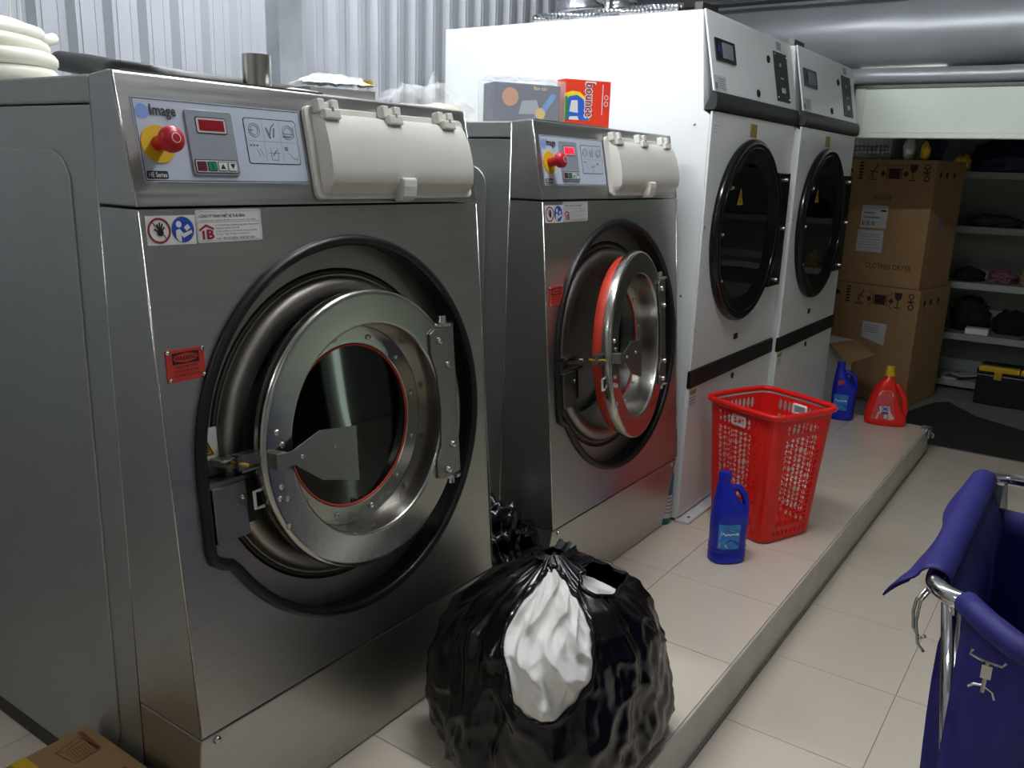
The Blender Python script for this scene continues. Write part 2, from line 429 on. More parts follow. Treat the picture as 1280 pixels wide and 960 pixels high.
def washer(x0, W, label, door, led, group):
    t = thing('washing_machine', label, 'washing machine', (x0, 0, 0), 0, group)
    # ---- body behind the front
    bd = MB().box(.003, W - .003, .112, 1.18, .045, 1.425).build('body', 'steel_side', t, bevel=.004)
    MB().box(0, W, .112, 1.19, 1.427, ZT - .004).build('top_cover', 'steel_side', t, bevel=.004)
    # embossed panel on each side
    for s, xx in ((-1, .003), (1, W - .003)):
        TT = lambda a, b, hh, xx=xx, s=s: (xx + s * hh, a, b)
        MB().prism(rrect(.197, .13, 1.11, 1.35, .06, 8), -.001, .0035, TT).build('embossed_panel', 'steel_side', bd, bevel=.003)
    MB().box(.004, W - .004, .13, 1.17, .002, .044).build('gap_shade', 'black', t)  # black block paints in the shaded gap under the machine
    # ---- upper hood with the control panel
    hd = MB(); prof = [(YT, ZT), (YT + .012, ZT + .002), (.112, ZT - .004), (.112, ZS + .002), (0, ZS + .002)]
    n = len(prof); hd.add([(0, a, b) for a, b in prof] + [(W, a, b) for a, b in prof], [tuple(range(n)), tuple(range(n, 2 * n))[::-1]] + [(i, (i + 1) % n, n + (i + 1) % n, n + i) for i in range(n)])
    hood = hd.build('hood', 'steel', t, bevel=.003)
    MB().box(.02, W * .5, YT + .004, YT + .007, ZT + .001, ZT + .004).build('top_flange', 'steel_bright', hood)
    lip = MB(); lip.add([(.004, .112, ZT), (.004, .055, ZT - .012), (.004, .048, ZT + .002), (.02, .112, ZT), (.02, .055, ZT - .012), (.02, .048, ZT + .002)], [(0, 1, 2), (3, 5, 4), (0, 3, 4, 1), (1, 4, 5, 2), (0, 2, 5, 3)])
    # ---- door panel with hole
    cu, cv, R = W * .5055, -.472, .400
    out = hole_outline(cu, cv, R)
    n = len(out); mb = MB(FR)
    e0, e1, f0, f1 = 0.0, W, -HV, -.002
    def edge(u, v):
        dx, dy = u - cu, v - cv; tt = 1e9
        if dx > 1e-9: tt = min(tt, (e1 - cu) / dx)
        if dx < -1e-9: tt = min(tt, (e0 - cu) / dx)
        if dy > 1e-9: tt = min(tt, (f1 - cv) / dy)
        if dy < -1e-9: tt = min(tt, (f0 - cv) / dy)
        return (cu + dx * tt, cv + dy * tt)
    outer = [edge(*p) for p in out]
    # snap nearest samples to the four corners
    for c in ((e0, f0), (e1, f0), (e1, f1), (e0, f1)):
        k = min(range(n), key=lambda i: math.hypot(outer[i][0] - c[0], outer[i][1] - c[1])); outer[k] = c
    mb.add([(p[0], p[1], 0) for p in out] + [(p[0], p[1], 0) for p in outer] + [(p[0], p[1], -.008) for p in out], [(k, (k + 1) % n, n + (k + 1) % n, n + k) for k in range(n)] + [(2 * n + k, 2 * n + (k + 1) % n, (k + 1) % n, k) for k in range(n)])
    # returns to the body on both sides
    for xx in (0, W): mb.add([(xx, -.002 * sL, ZS - .002), (xx, .112, ZS - .002), (xx, .112, ZL), (xx, YL, ZL)], [(0, 1, 2, 3)], ID)
    mb.add([(0, 0, ZS - .002), (W, 0, ZS - .002), (W, .112, ZS - .002), (0, .112, ZS - .002)], [(0, 1, 2, 3)], ID)
    fp = mb.build('front_panel', 'steel', t)
    # bright folded edge lines
    for xx in (.0015, W - .0015):
        MB().tube([(xx, YT - .0005, ZT), (xx, -.0005, ZS + .003)], .0022, 6).build('fold_edge', 'steel_bright', hood, smooth=True)
        MB().tube([(xx, -.0005, ZS - .004), (xx, YL - .0005, ZL + .003)], .0022, 6).build('fold_edge', 'steel_bright', fp, smooth=True)
        MB().tube([(xx, .112, ZT - .01), (xx, .112, .05)], .0026, 6).build('side_seam', 'steel_bright', bd, smooth=True)
    # ---- kick panel
    kp = MB(); prof = [(YL, ZL - .004), (YK, .004), (.112, .004), (.112, ZL - .004)]
    n4 = 4; kp.add([(0, a, b) for a, b in prof] + [(W, a, b) for a, b in prof], [tuple(range(4)), tuple(range(4, 8))[::-1]] + [(i, (i + 1) % 4, 4 + (i + 1) % 4, 4 + i) for i in range(4)])
    kick = kp.build('kick_panel', 'steel', t, bevel=.003)
    kt = math.atan2(YK - YL, ZL)
    KT = lambda u, v, o: (u, YL + (-v) * math.sin(kt) - o * math.cos(kt), ZL + v * math.cos(kt) - o * math.sin(kt))
    for u in (.035, W - .04): bolt(KT, u, -.02, 0, .008, kick)
    # ---- gasket trim, recess wall and tub front
    gk = MB(); gk.tube([FR(p[0], p[1], .002) for p in out], .0115, 8, closed=True)
    gk.build('door_gasket', 'rubber', t, smooth=True)
    rw = MB(FR); rw.add([(p[0], p[1], 0) for p in out] + [(p[0], p[1], -.055) for p in out], [(k, (k + 1) % n, n + (k + 1) % n, n + k) for k in range(n)])
    rec = rw.build('recess_wall', 'rubber', t, smooth=True)  # black puts the shade of the recess into the wall colour
    tb = MB(FR); ci = [(cu + .322 * math.cos(2 * PI * k / n), cv + .322 * math.sin(2 * PI * k / n)) for k in range(n)]
    tb.add([(p[0], p[1], -.054) for p in out] + [(p[0], p[1], -.054) for p in ci], [(k, (k + 1) % n, n + (k + 1) % n, n + k) for k in range(n)])
    tb.surf([(.326, -.056), (.322, -.046), (.316, -.038), (.306, -.034), (.292, -.034), (.278, -.039), (.266, -.050), (.256, -.068), (.246, -.10), (.238, -.12), (.236, -.15), (.33, -.151)], 72, None, (cu, cv))
    tub = tb.build('tub_front', 'steel_tub', t, smooth=True, auto=45)
    MB().ringlathe([(.342, -.054), (.330, -.056), (.329, -.052), (.334, -.0515)], 72, FR, (cu, cv)).build('tub_groove', 'steel_dark', tub, smooth=True)
    drum = MB(); drum.surf([(.33, -.152), (.34, -.2), (.34, -.62), (.02, -.64)], 48, FR, (cu, cv)); drum.build('drum', 'steel_dark', t, smooth=True, auto=40)
    # drum perforation ribs
    for k in range(0, 12):
        a = 2 * PI * k / 12
        MB().tube([FR(cu + .335 * math.cos(a), cv + .335 * math.sin(a), -.2), FR(cu + .335 * math.cos(a), cv + .335 * math.sin(a), -.6)], .012, 6).build('drum_rib', 'steel_dark', t)
    # ---- latch pocket: bracket, cover box, lever
    lb = MB(FR); lb.box(.079, .153, -.612, -.505, -.050, .004)
    lbx = lb.build('latch_box', 'steel_plate', t, bevel=.002)
    MB(FR).box(.1535, .205, -.600, -.500, -.050, -.020).build('latch_side', 'steel_dark', lbx)
    MB(FR).box(.079, .21, -.505, -.497, -.05, -.004).build('latch_shelf', 'steel_plate', lbx)
    bolt(FR, .142, -.535, .004, .006, lbx)
    lv = MB(FR); lv.box(.085, .185, -.496, -.462, -.052, -.044); lv.box(.115, .185, -.474, -.462, -.044, -.012); lv.prism([(.115, -.470), (.185, -.466), (.185, -.461), (.150, -.459), (.118, -.464)], -.014, -.006)
    lever = lv.build('latch_lever', 'steel_plate', t, bevel=.0015)
    bolt(FR, .098, -.482, -.044, .008, lever)
    MB(FR).lathe([(.004, -.04), (.004, .012)], 8, None, (.19, -.478)).build('latch_pin', 'steel_bolt', lever, smooth=True)
    # ---- pinch sign inside the pocket
    SGT = lambda u, v, o: FR(u * .92 + .0275, v - .007, o + .001)
    sg = MB(SGT).prism([(.068, -.455), (.122, -.455), (.122, -.397), (.068, -.397)], -.0535, -.0525).build('pinch_sign', 'label_white', t)
    MB(SGT).flat([(.071, -.450), (.113, -.450), (.092, -.408)], -.0518).build('triangle', 'yellow', sg)
    mb = MB(SGT)
    for a, b in (((.076, -.447), (.108, -.447)), ((.108, -.447), (.092, -.415)), ((.092, -.415), (.076, -.447)), ((.088, -.443), (.090, -.430)), ((.092, -.440), (.095, -.430)), ((.095, -.430), (.099, -.440)), ((.092, -.442), (.101, -.442))):
        dx, dy = b[0] - a[0], b[1] - a[1]; l = math.hypot(dx, dy); px, py = -dy / l * .0012, dx / l * .0012
        mb.flat([(a[0] + px, a[1] + py), (b[0] + px, b[1] + py), (b[0] - px, b[1] - py), (a[0] - px, a[1] - py)], -.0512)
    mb.build('pictogram', 'ink', sg)
    # ---- the door
    du, dv, do, al = door['u'], door['v'], door['o'], door['a']
    ca, sa = math.cos(al), math.sin(al)
    def DT(a, b, hh): return FR(du + a * ca + hh * sa, dv + b, do - a * sa + hh * ca)
    rm = MB(); rm.ringlathe([(.2865, .003), (.2885, .003), (.2935, .0018), (.2970, -.002), (.2985, -.008), (.2985, -.020), (.2975, -.0235), (.294, -.025), (.262, -.026), (.245, -.05), (.232, -.080), (.214, -.082), (.214, -.072), (.2185, -.070), (.2190, -.066), (.2215, -.03), (.2238, -.006), (.2248, -.001), (.2275, .0022), (.2300, .003), (.2320, .003)], 96, DT)
    dd = rm.build('door', 'steel_bright', t, smooth=True, auto=38)
    MB().ringlathe([(.218, -.0700), (.218, -.0655), (.181, -.0655), (.178, -.068), (.178, -.0740)], 72, DT).build('window_flange', 'steel_bright', dd, smooth=True, auto=35)
    MB().ringlathe([(.1785, -.066), (.1785, -.0735), (.1745, -.0735), (.1745, -.067)], 72, DT).build('window_seal', 'red_seal', dd, smooth=True)
    gl = MB(); gl.lathe([(.1775, -.070), (.12, -.0695), (0, -.069)], 64, DT); gl.lathe([(.1775, -.074), (.12, -.09), (0, -.1)], 64, DT)
    gl.build('window_glass', 'dark_glass' if al == 0 else 'door_glass_clear', dd, smooth=True, auto=15)
    MB().ringlathe([(.262, -.026), (.281, -.026), (.283, -.030), (.281, -.056), (.274, -.062), (.264, -.060)], 72, DT).build('door_seal', 'red_seal' if al else 'rubber', dd, smooth=True)
    for k in range(12):
        a = 2 * PI * (k + .35) / 12; bolt(DT, .197 * math.cos(a), .197 * math.sin(a), -.0655, .0065, dd)
    for p in ((-.262, .052), (-.252, .026), (-.262, -.055), (-.268, -.077), (-.25, -.082), (-.252, -.138)): bolt(DT, p[0], p[1], .002, .0068, dd)
    # handle plate
    hp = MB(DT); hp.prism([(-.283, .018), (-.283, -.012), (-.245, -.012), (-.180, -.060), (-.082, -.088), (-.080, .028), (-.178, .040), (-.250, .016)], .026, .029)
    hp.prism([(-.285, .018), (-.285, -.012), (-.262, -.012), (-.262, .018)], .0, .027)
    ho = hp.build('handle', 'steel_plate', dd, bevel=.001)
    for p in ((-.228, .0), (-.142, .0)): bolt(DT, p[0], p[1], .029, .005, ho)
    # hinge bracket with pivots
    hb = MB(DT); hb.prism([(.190, .178), (.205, .188), (.270, .188), (.272, -.165), (.215, -.172), (.192, -.165), (.190, -.12), (.206, -.09), (.213, .0), (.205, .08), (.190, .125)], .004, .010)
    hb.box(.266, .272, -.165, .188, -.04, .010)
    hi = hb.build('hinge_bracket', 'steel_plate', dd, bevel=.001)
    for p in ((.215, .160), (.240, .100), (.243, -.092), (.222, -.150)): bolt(DT, p[0], p[1], .010, .009, hi, k=1.1)
    for bb, s in ((.19, 1), (-.168, -1)):
        HT = lambda a, b, hh, bb=bb, s=s: DT(.250 + a, bb + s * hh, -.005 + b)
        MB().lathe([(.026, 0), (.026, .007), (.010, .009), (.010, .024), (0, .025)], 14, HT).build('hinge_pivot', 'steel_bolt', hi, smooth=True, auto=50)
    # catch hook and little white loop
    ck = MB(DT); ck.box(-.335, -.292, -.010, .022, -.030, -.022); ck.box(-.335, -.292, .018, .022, -.04, -.012); ck.box(-.335, -.292, -.010, -.006, -.04, -.012)
    ck.build('door_catch', 'steel_plate', dd)
    MB(DT).lathe([(.0035, -.05), (.0035, .0)], 8, None, (-.331, .006)).build('catch_spring', 'yellow_dark', dd, smooth=True)
    lo = MB(); lo.tube([DT(-.29, -.055, -.02), DT(-.308, -.055, -.02), DT(-.308, -.088, -.02), DT(-.288, -.088, -.02)], .0035, 6); lo.build('door_loop', 'label_white', dd)
    # ---- control label
    cp = MB(PN).prism(rrect(.024, .043, .381, .182, .002, 2), 0, .0012).build('control_panel', 'panel_blue_white', t)
    fr = MB(PN)
    for a in ((.026, .045, .379, .0462), (.026, .179, .379, .1802), (.026, .045, .0272, .180), (.3778, .045, .379, .180)): fr.flat([(a[0], a[1]), (a[2], a[1]), (a[2], a[3]), (a[0], a[3])], .0016)
    fr.build('border_line', 'ink', cp)
    MB(PN).flat(circle(.041, .159, .0125, 24), .0018).build('globe_mark', 'blue_globe', cp)
    text('Image', (.055, .1475, .104, .172), PN, .0022, 'ink', cp, bold=.02)
    mk = MB(PN); mk.prism(rrect(.0295, .0485, .069, .0615, .003), .0012, .0018); bdg = mk.build('series_badge', 'ink', cp)
    text('HE Series', (.0325, .051, .066, .0592), PN, .0022, 'label_white', bdg, bold=.008)
    MB(PN).prism(circle(.060, .106, .0315, 32), .0012, .003).build('yellow_disc', 'yellow', cp)
    eb = MB(); eb.lathe([(.013, .003), (.013, .028), (.019, .030), (.0215, .036), (.0215, .046), (.018, .051), (.009, .0535), (0, .054)], 28, PN, (.060, .106))
    ebo = eb.build('emergency_button', 'red_button', cp, smooth=True, auto=45)
    MB().ringlathe([(.0085, .0545), (.0085, .0549), (.0071, .0552), (.0071, .0548)], 24, PN, (.060, .106)).build('button_mark', 'label_white', ebo)
    dp = MB(PN).prism(rrect(.119, .055, .216, .168, .006), .0012, .005).build('display_unit', 'grey_key', cp, bevel=.001)
    f2 = MB(PN); f2.prism(rrect(.137, .127, .201, .156, .004), .005, .0056); f2.build('led_frame', 'ink', dp)
    MB(PN).prism(rrect(.1388, .1288, .1992, .1542, .003), .0056, .006).build('led_bezel', 'label_grey', dp)
    MB(PN).flat([(.143, .132), (.195, .132), (.195, .151), (.143, .151)], .0064).build('led_window', led, dp)
    MB(PN).prism(rrect(.1225, .0585, .212, .0825, .003), .005, .0056).build('key_frame', 'ink', dp)
    MB(PN).prism(rrect(.1240, .0600, .2105, .0810, .003), .0056, .0060).build('key_bezel', 'label_grey', dp)
    for k, (mm, sh) in enumerate((('dark_red_key', 'o'), ('green_key', 'i'), ('label_white', 'u'), ('label_white', 'd'))):
        u = .1265 + .0212 * k
        MB(PN).prism(rrect(u - .0004, .0622, u + .0186, .0788, .002), .0060, .0063).build('key_rim', 'ink', dp)
        ky = MB(PN).prism(rrect(u + .0008, .0634, u + .0174, .0776, .0015), .006, .0072).build('key', mm, dp)
        mk = MB(PN); c = u + .009
        if sh == 'u': mk.flat([(c - .0055, .066), (c + .0055, .066), (c, .0755)], .0076)
        elif sh == 'd': mk.flat([(c - .0055, .0755), (c + .0055, .0755), (c, .066)], .0076)
        elif sh == 'i': mk.flat([(c - .0008, .066), (c + .0008, .066), (c + .0008, .0755), (c - .0008, .0755)], .0076)
        else: mk.ringlathe([(.0045, .0075), (.0045, .0077), (.0035, .0077), (.0035, .0075)], 16, PN, (c, .0708))
        mk.build('key_symbol', 'ink', dp)
    # instruction pictograms
    pc = MB(PN).prism(rrect(.242, .078, .366, .1625, .006), .0012, .0016).build('pictogram_frame', 'ink', cp)
    MB(PN).prism(rrect(.2436, .0796, .3644, .1609, .005), .0016, .002).build('pictogram_field', 'panel_blue_white', pc)
    g = MB(PN)
    def seg(a, b, wd=.0006, o=.0024):
        dx, dy = b[0] - a[0], b[1] - a[1]; l = math.hypot(dx, dy); px, py = -dy / l * wd, dx / l * wd
        g.flat([(a[0] + px, a[1] + py), (b[0] + px, b[1] + py), (b[0] - px, b[1] - py), (a[0] - px, a[1] - py)], o)
    seg((.246, .120), (.362, .120), .0003); seg((.284, .082), (.284, .158), .0003); seg((.324, .082), (.324, .158), .0003)
    for c in ((.264, .140, .013), (.264, .140, .009), (.344, .139, .014), (.344, .139, .010)): g.ringlathe([(c[2], .0023), (c[2], .0026), (c[2] - .0009, .0026), (c[2] - .0009, .0023)], 22, PN, c[:2])
    seg((.251, .140), (.262, .140), .001); seg((.330, .131), (.352, .131), .0012); seg((.332, .136), (.356, .136), .0007); seg((.358, .128), (.358, .152), .0008)
    seg((.292, .146), (.298, .130), .0022); seg((.298, .130), (.304, .147), .0016); seg((.304, .147), (.313, .154), .0012); seg((.311, .146), (.307, .128), .0020); seg((.297, .129), (.301, .127), .002)
    for k in range(3): seg((.249 + .007 * k, .112), (.254 + .007 * k, .112), .0016)
    seg((.264, .106), (.270, .092)); seg((.271, .106), (.278, .092)); seg((.296, .108), (.296, .086)); seg((.312, .108), (.312, .086)); seg((.296, .086), (.312, .086)); seg((.300, .094), (.309, .104), .0012); seg((.290, .099), (.318, .099), .0005)
    seg((.330, .109), (.338, .109), .0028); seg((.330, .105), (.338, .105), .0012); seg((.338, .100), (.348, .090)); seg((.348, .090), (.360, .089))
    g.build('pictogram', 'ink_grey', pc)
    # ---- soap dispenser lid
    l0, l1, v0, v1 = .386, W - .028, .0105, .1935
    fl = MB(PN).prism(rrect(l0, v0, l1, v1, .014, 6), .001, .012).build('dispenser_lid', 'lid_cream', t, bevel=.003, seg=3)
    prof = [(.180, .012), (.176, .024), (.160, .033), (.130, .040), (.095, .0425), (.065, .041), (.040, .036), (.0385, .0345), (.022, .014), (.020, .011)]
    bl = MB(PN); m = len(prof)
    ins = [.030, .032, .030, .027, .026, .026, .027, .027, .028, .029]
    L = [(l0 + ins[k] + .006 * (k == 0), v, o) for k, (v, o) in enumerate(prof)]; Rr = [(l1 - ins[k] * .75, v, o) for k, (v, o) in enumerate(prof)]
    bl.add(L + Rr, [(i, i + 1, m + i + 1, m + i) for i in range(m - 1)])
    LB = [(l0 + .016, v, .011) for v, o in prof]; RB = [(l1 - .012, v, .011) for v, o in prof]
    bl.add(L + LB, [(i, i + 1, m + i + 1, m + i) for i in range(m - 1)]); bl.add(Rr + RB, [(i, i + 1, m + i + 1, m + i) for i in range(m - 1)])
    bl.build('lid_bulge', 'lid_cream', fl, smooth=True, auto=40)
    for f in (.1, .47, .835):
        u = l0 + f * (l1 - l0)
        hn = MB(PN); hn.box(u - .028, u - .009, .178, .205, .010, .030); hn.box(u + .009, u + .028, .178, .205, .010, .030); hn.box(u - .022, u + .022, .164, .184, .012, .040); hn.box(u - .009, u + .009, .188, .200, .010, .024)
        hn.build('lid_hinge', 'lid_cream', fl, bevel=.003)
        MB(PN).box(u - .003, u + .003, .178, .186, .0395, .0405).build('hinge_slot', 'ink_grey', fl)
    u = (l0 + l1) / 2 - .008
    mb = MB(PN); prof2 = [(.048, .036), (.050, .043), (.046, .049), (.030, .047), (.010, .040), (.003, .030), (.003, .012), (.03, .012)]
    k = len(prof2); mb.add([(u - .022, a, b) for a, b in prof2] + [(u + .022, a, b) for a, b in prof2], [tuple(range(k)), tuple(range(k, 2 * k))] + [(i, (i + 1) % k, k + (i + 1) % k, k + i) for i in range(k)])
    mb.build('lid_latch', 'lid_cream', fl, bevel=.005, seg=3)
    # ---- stickers on the front panel
    st = MB(FR).prism([(.012, -.061), (.106, -.062), (.107, -.0125), (.012, -.0125)], 0, .0008).build('safety_sticker', 'label_white', t)
    MB().ringlathe([(.0215, .0010), (.0215, .0014), (.0180, .0014), (.0180, .0010)], 36, FR, (.036, -.037)).build('prohibition_ring', 'red_print', st)
    MB(FR).flat([(.0235, -.0236), (.0248, -.0222), (.0495, -.0504), (.0482, -.0518)], .0013).build('prohibition_bar', 'red_print', st)
    hh = MB(FR)
    hh.flat(circle(.0375, -.0405, .0062, 14, .9), .0016)
    for k, (a, l) in enumerate(((150, .013), (112, .0155), (92, .017), (72, .0158), (48, .0125))):
        a = math.radians(a); bx, by = .0375 + .0045 * math.cos(a), -.0405 + .0045 * math.sin(a); ex, ey = .0375 + l * math.cos(a), -.0405 + l * math.sin(a)
        px, py = -math.sin(a) * .0014, math.cos(a) * .0014
        hh.flat([(bx + px, by + py), (ex + px, ey + py), (ex - px, ey - py), (bx - px, by - py)], .0017)
    hh.build('hand_symbol', 'ink', st)
    MB(FR).flat(circle(.081, -.0365, .0222, 36), .0010).build('mandatory_ring', 'ink_grey', st)
    MB(FR).flat(circle(.081, -.0365, .0212, 36), .0013).build('mandatory_disc', 'blue_sign', st)
    rd = MB(FR); rd.flat(circle(.0735, -.0275, .0055, 16), .0016)
    rd.flat([(.067, -.0375), (.0745, -.0350), (.081, -.0430), (.0975, -.0375), (.0985, -.0425), (.0805, -.0505), (.0765, -.0455), (.0765, -.0570), (.071, -.0555), (.0665, -.0500)], .0016)
    rd.flat([(.083, -.0330), (.0905, -.0275), (.0955, -.0335), (.0875, -.0395)], .0017)
    rd.build('reader_symbol', 'label_white', st)
    s2 = MB(FR).prism(rrect(.1085, -.061, .2485, -.0045, .004), .0002, .001).build('company_sticker', 'label_grey' if W < .9 else 'label_white', t)
    b2 = MB(FR)
    for a in ((.111, -.0585, .246, -.0580), (.111, -.0078, .246, -.0073), (.111, -.0585, .1115, -.0073), (.2455, -.0585, .246, -.0073), (.111, -.0263, .246, -.0258)): b2.flat([(a[0], a[1]), (a[2], a[1]), (a[2], a[3]), (a[0], a[3])], .0013)
    b2.build('border_line', 'ink_grey', s2)
    text('CÔNG TY TNHH THIẾT BỊ THÁI BÌNH', (.116, -.0195, .212, -.0095), FR, .0014, 'ink', s2, bold=.01)
    text('Chuyên tư vấn, cung cấp, lắp đặt trọn gói máy giặt công nghiệp', (.116, -.0245, .236, -.0208), FR, .0014, 'red_print', s2)
    lg = MB(FR); lg.flat([(.113, -.0375), (.1275, -.0290), (.1435, -.0360), (.1435, -.0400), (.1275, -.0335), (.113, -.0415)], .0014); lg.flat([(.1185, -.040), (.1235, -.040), (.1235, -.0555), (.1185, -.0555)], .0015)
    lg.build('house_mark', 'red_print', s2)
    text('B', (.1275, -.0555, .143, -.0385), FR, .0016, 'red_print', s2, bold=.04)
    for k, (ln, x1) in enumerate((('Lô 77 Hà Nội: Ngõ 72, đường Lê Quang Đạo, Phường Phú Đô', .243), ('Quận Nam Từ Liêm, TP. Hà Nội', .198), ('Số Hồ Chí Minh: Lô 7, số 123 QL, đường Xuân Đồng', .238), ('Phường 11, Quận Tân Bình, Tp. Hồ Chí Minh', .220))):
        text(ln, (.147, -.0335 - .0052 * k, x1, -.0300 - .0052 * k), FR, .0014, 'ink', s2)
    text('Hotline:', (.147, -.0565, .158, -.0532), FR, .0014, 'ink', s2, bold=.01)
    text('0915.516.878 - 0936.567.4321', (.161, -.0568, .230, -.0530), FR, .0014, 'red_print', s2, bold=.01)
    wr = MB(FR).prism([(.019, -.2965), (.0945, -.2955), (.0955, -.2405), (.0195, -.2395)], .0, .0016).build('warning_plate', 'red_label', t)
    for c in ((.0235, -.244), (.0915, -.244), (.0235, -.292), (.0905, -.291)): bolt(FR, c[0], c[1], .0016, .0042, wr)
    wf_ = MB(FR); wf_.flat([(.031, -.2455), (.084, -.2455), (.084, -.2655), (.031, -.2655)], .0019); wf_.build('warning_field', 'ink', wr)
    MB(FR).flat([(.0325, -.2555), (.036, -.2505), (.0575, -.2470), (.079, -.2505), (.0825, -.2555), (.079, -.2605), (.0575, -.2640), (.036, -.2605)], .0022).build('warning_oval', 'red_label', wr)
    text('WARNING', (.0355, -.2595, .0795, -.2515), FR, .0025, 'ink', wr, bold=.015)
    for k, ln in enumerate(('DO NOT ATTEMPT TO OPEN', 'DOOR UNTIL DRUM HAS STOPPED', 'CYLINDER IS ROTATING')):
        text(ln, (.036 - .003 * k, -.2725 - .0075 * k, .079 + .002 * k, -.2685 - .0075 * k), FR, .0022, 'ink', wr, bold=.008)
    return t

mat('door_glass_clear', '10120f', .04, alpha=.55)
WG = 'stainless front-loading washing machines on the platform'
w1 = washer(0.0, X1, 'large stainless washing machine in the foreground with its round door shut', dict(u=X1 * .5055, v=-.472, o=.043, a=0.0), 'led_off', WG)
w2 = washer(X2, X3 - X2, 'stainless washing machine with its round door ajar and red display lit', dict(u=.405, v=-.458, o=.092, a=.17), 'led_on', WG)

def drum_load():
    cu, cv = (X3 - X2) * .5055, -.472
    for i, (a, b, o, rad, m, lab) in enumerate(((-.06, .03, -.34, (.13, .11, .07), 'fabric_black', 'dark cloth heaped inside the open washer drum'), (-.02, -.17, -.30, (.13, .10, .06), 'fabric_grey', 'grey checked cloth low inside the open washer drum'))):
        p = FR(cu + a, cv + b, o); o_ = blob('laundry', (p[0] + X2, p[1], p[2]), rad, .3, 2.2, m, seed=60 + i, sub=4, crumple=.35)
        tag(o_, lab, 'laundry')
drum_load()

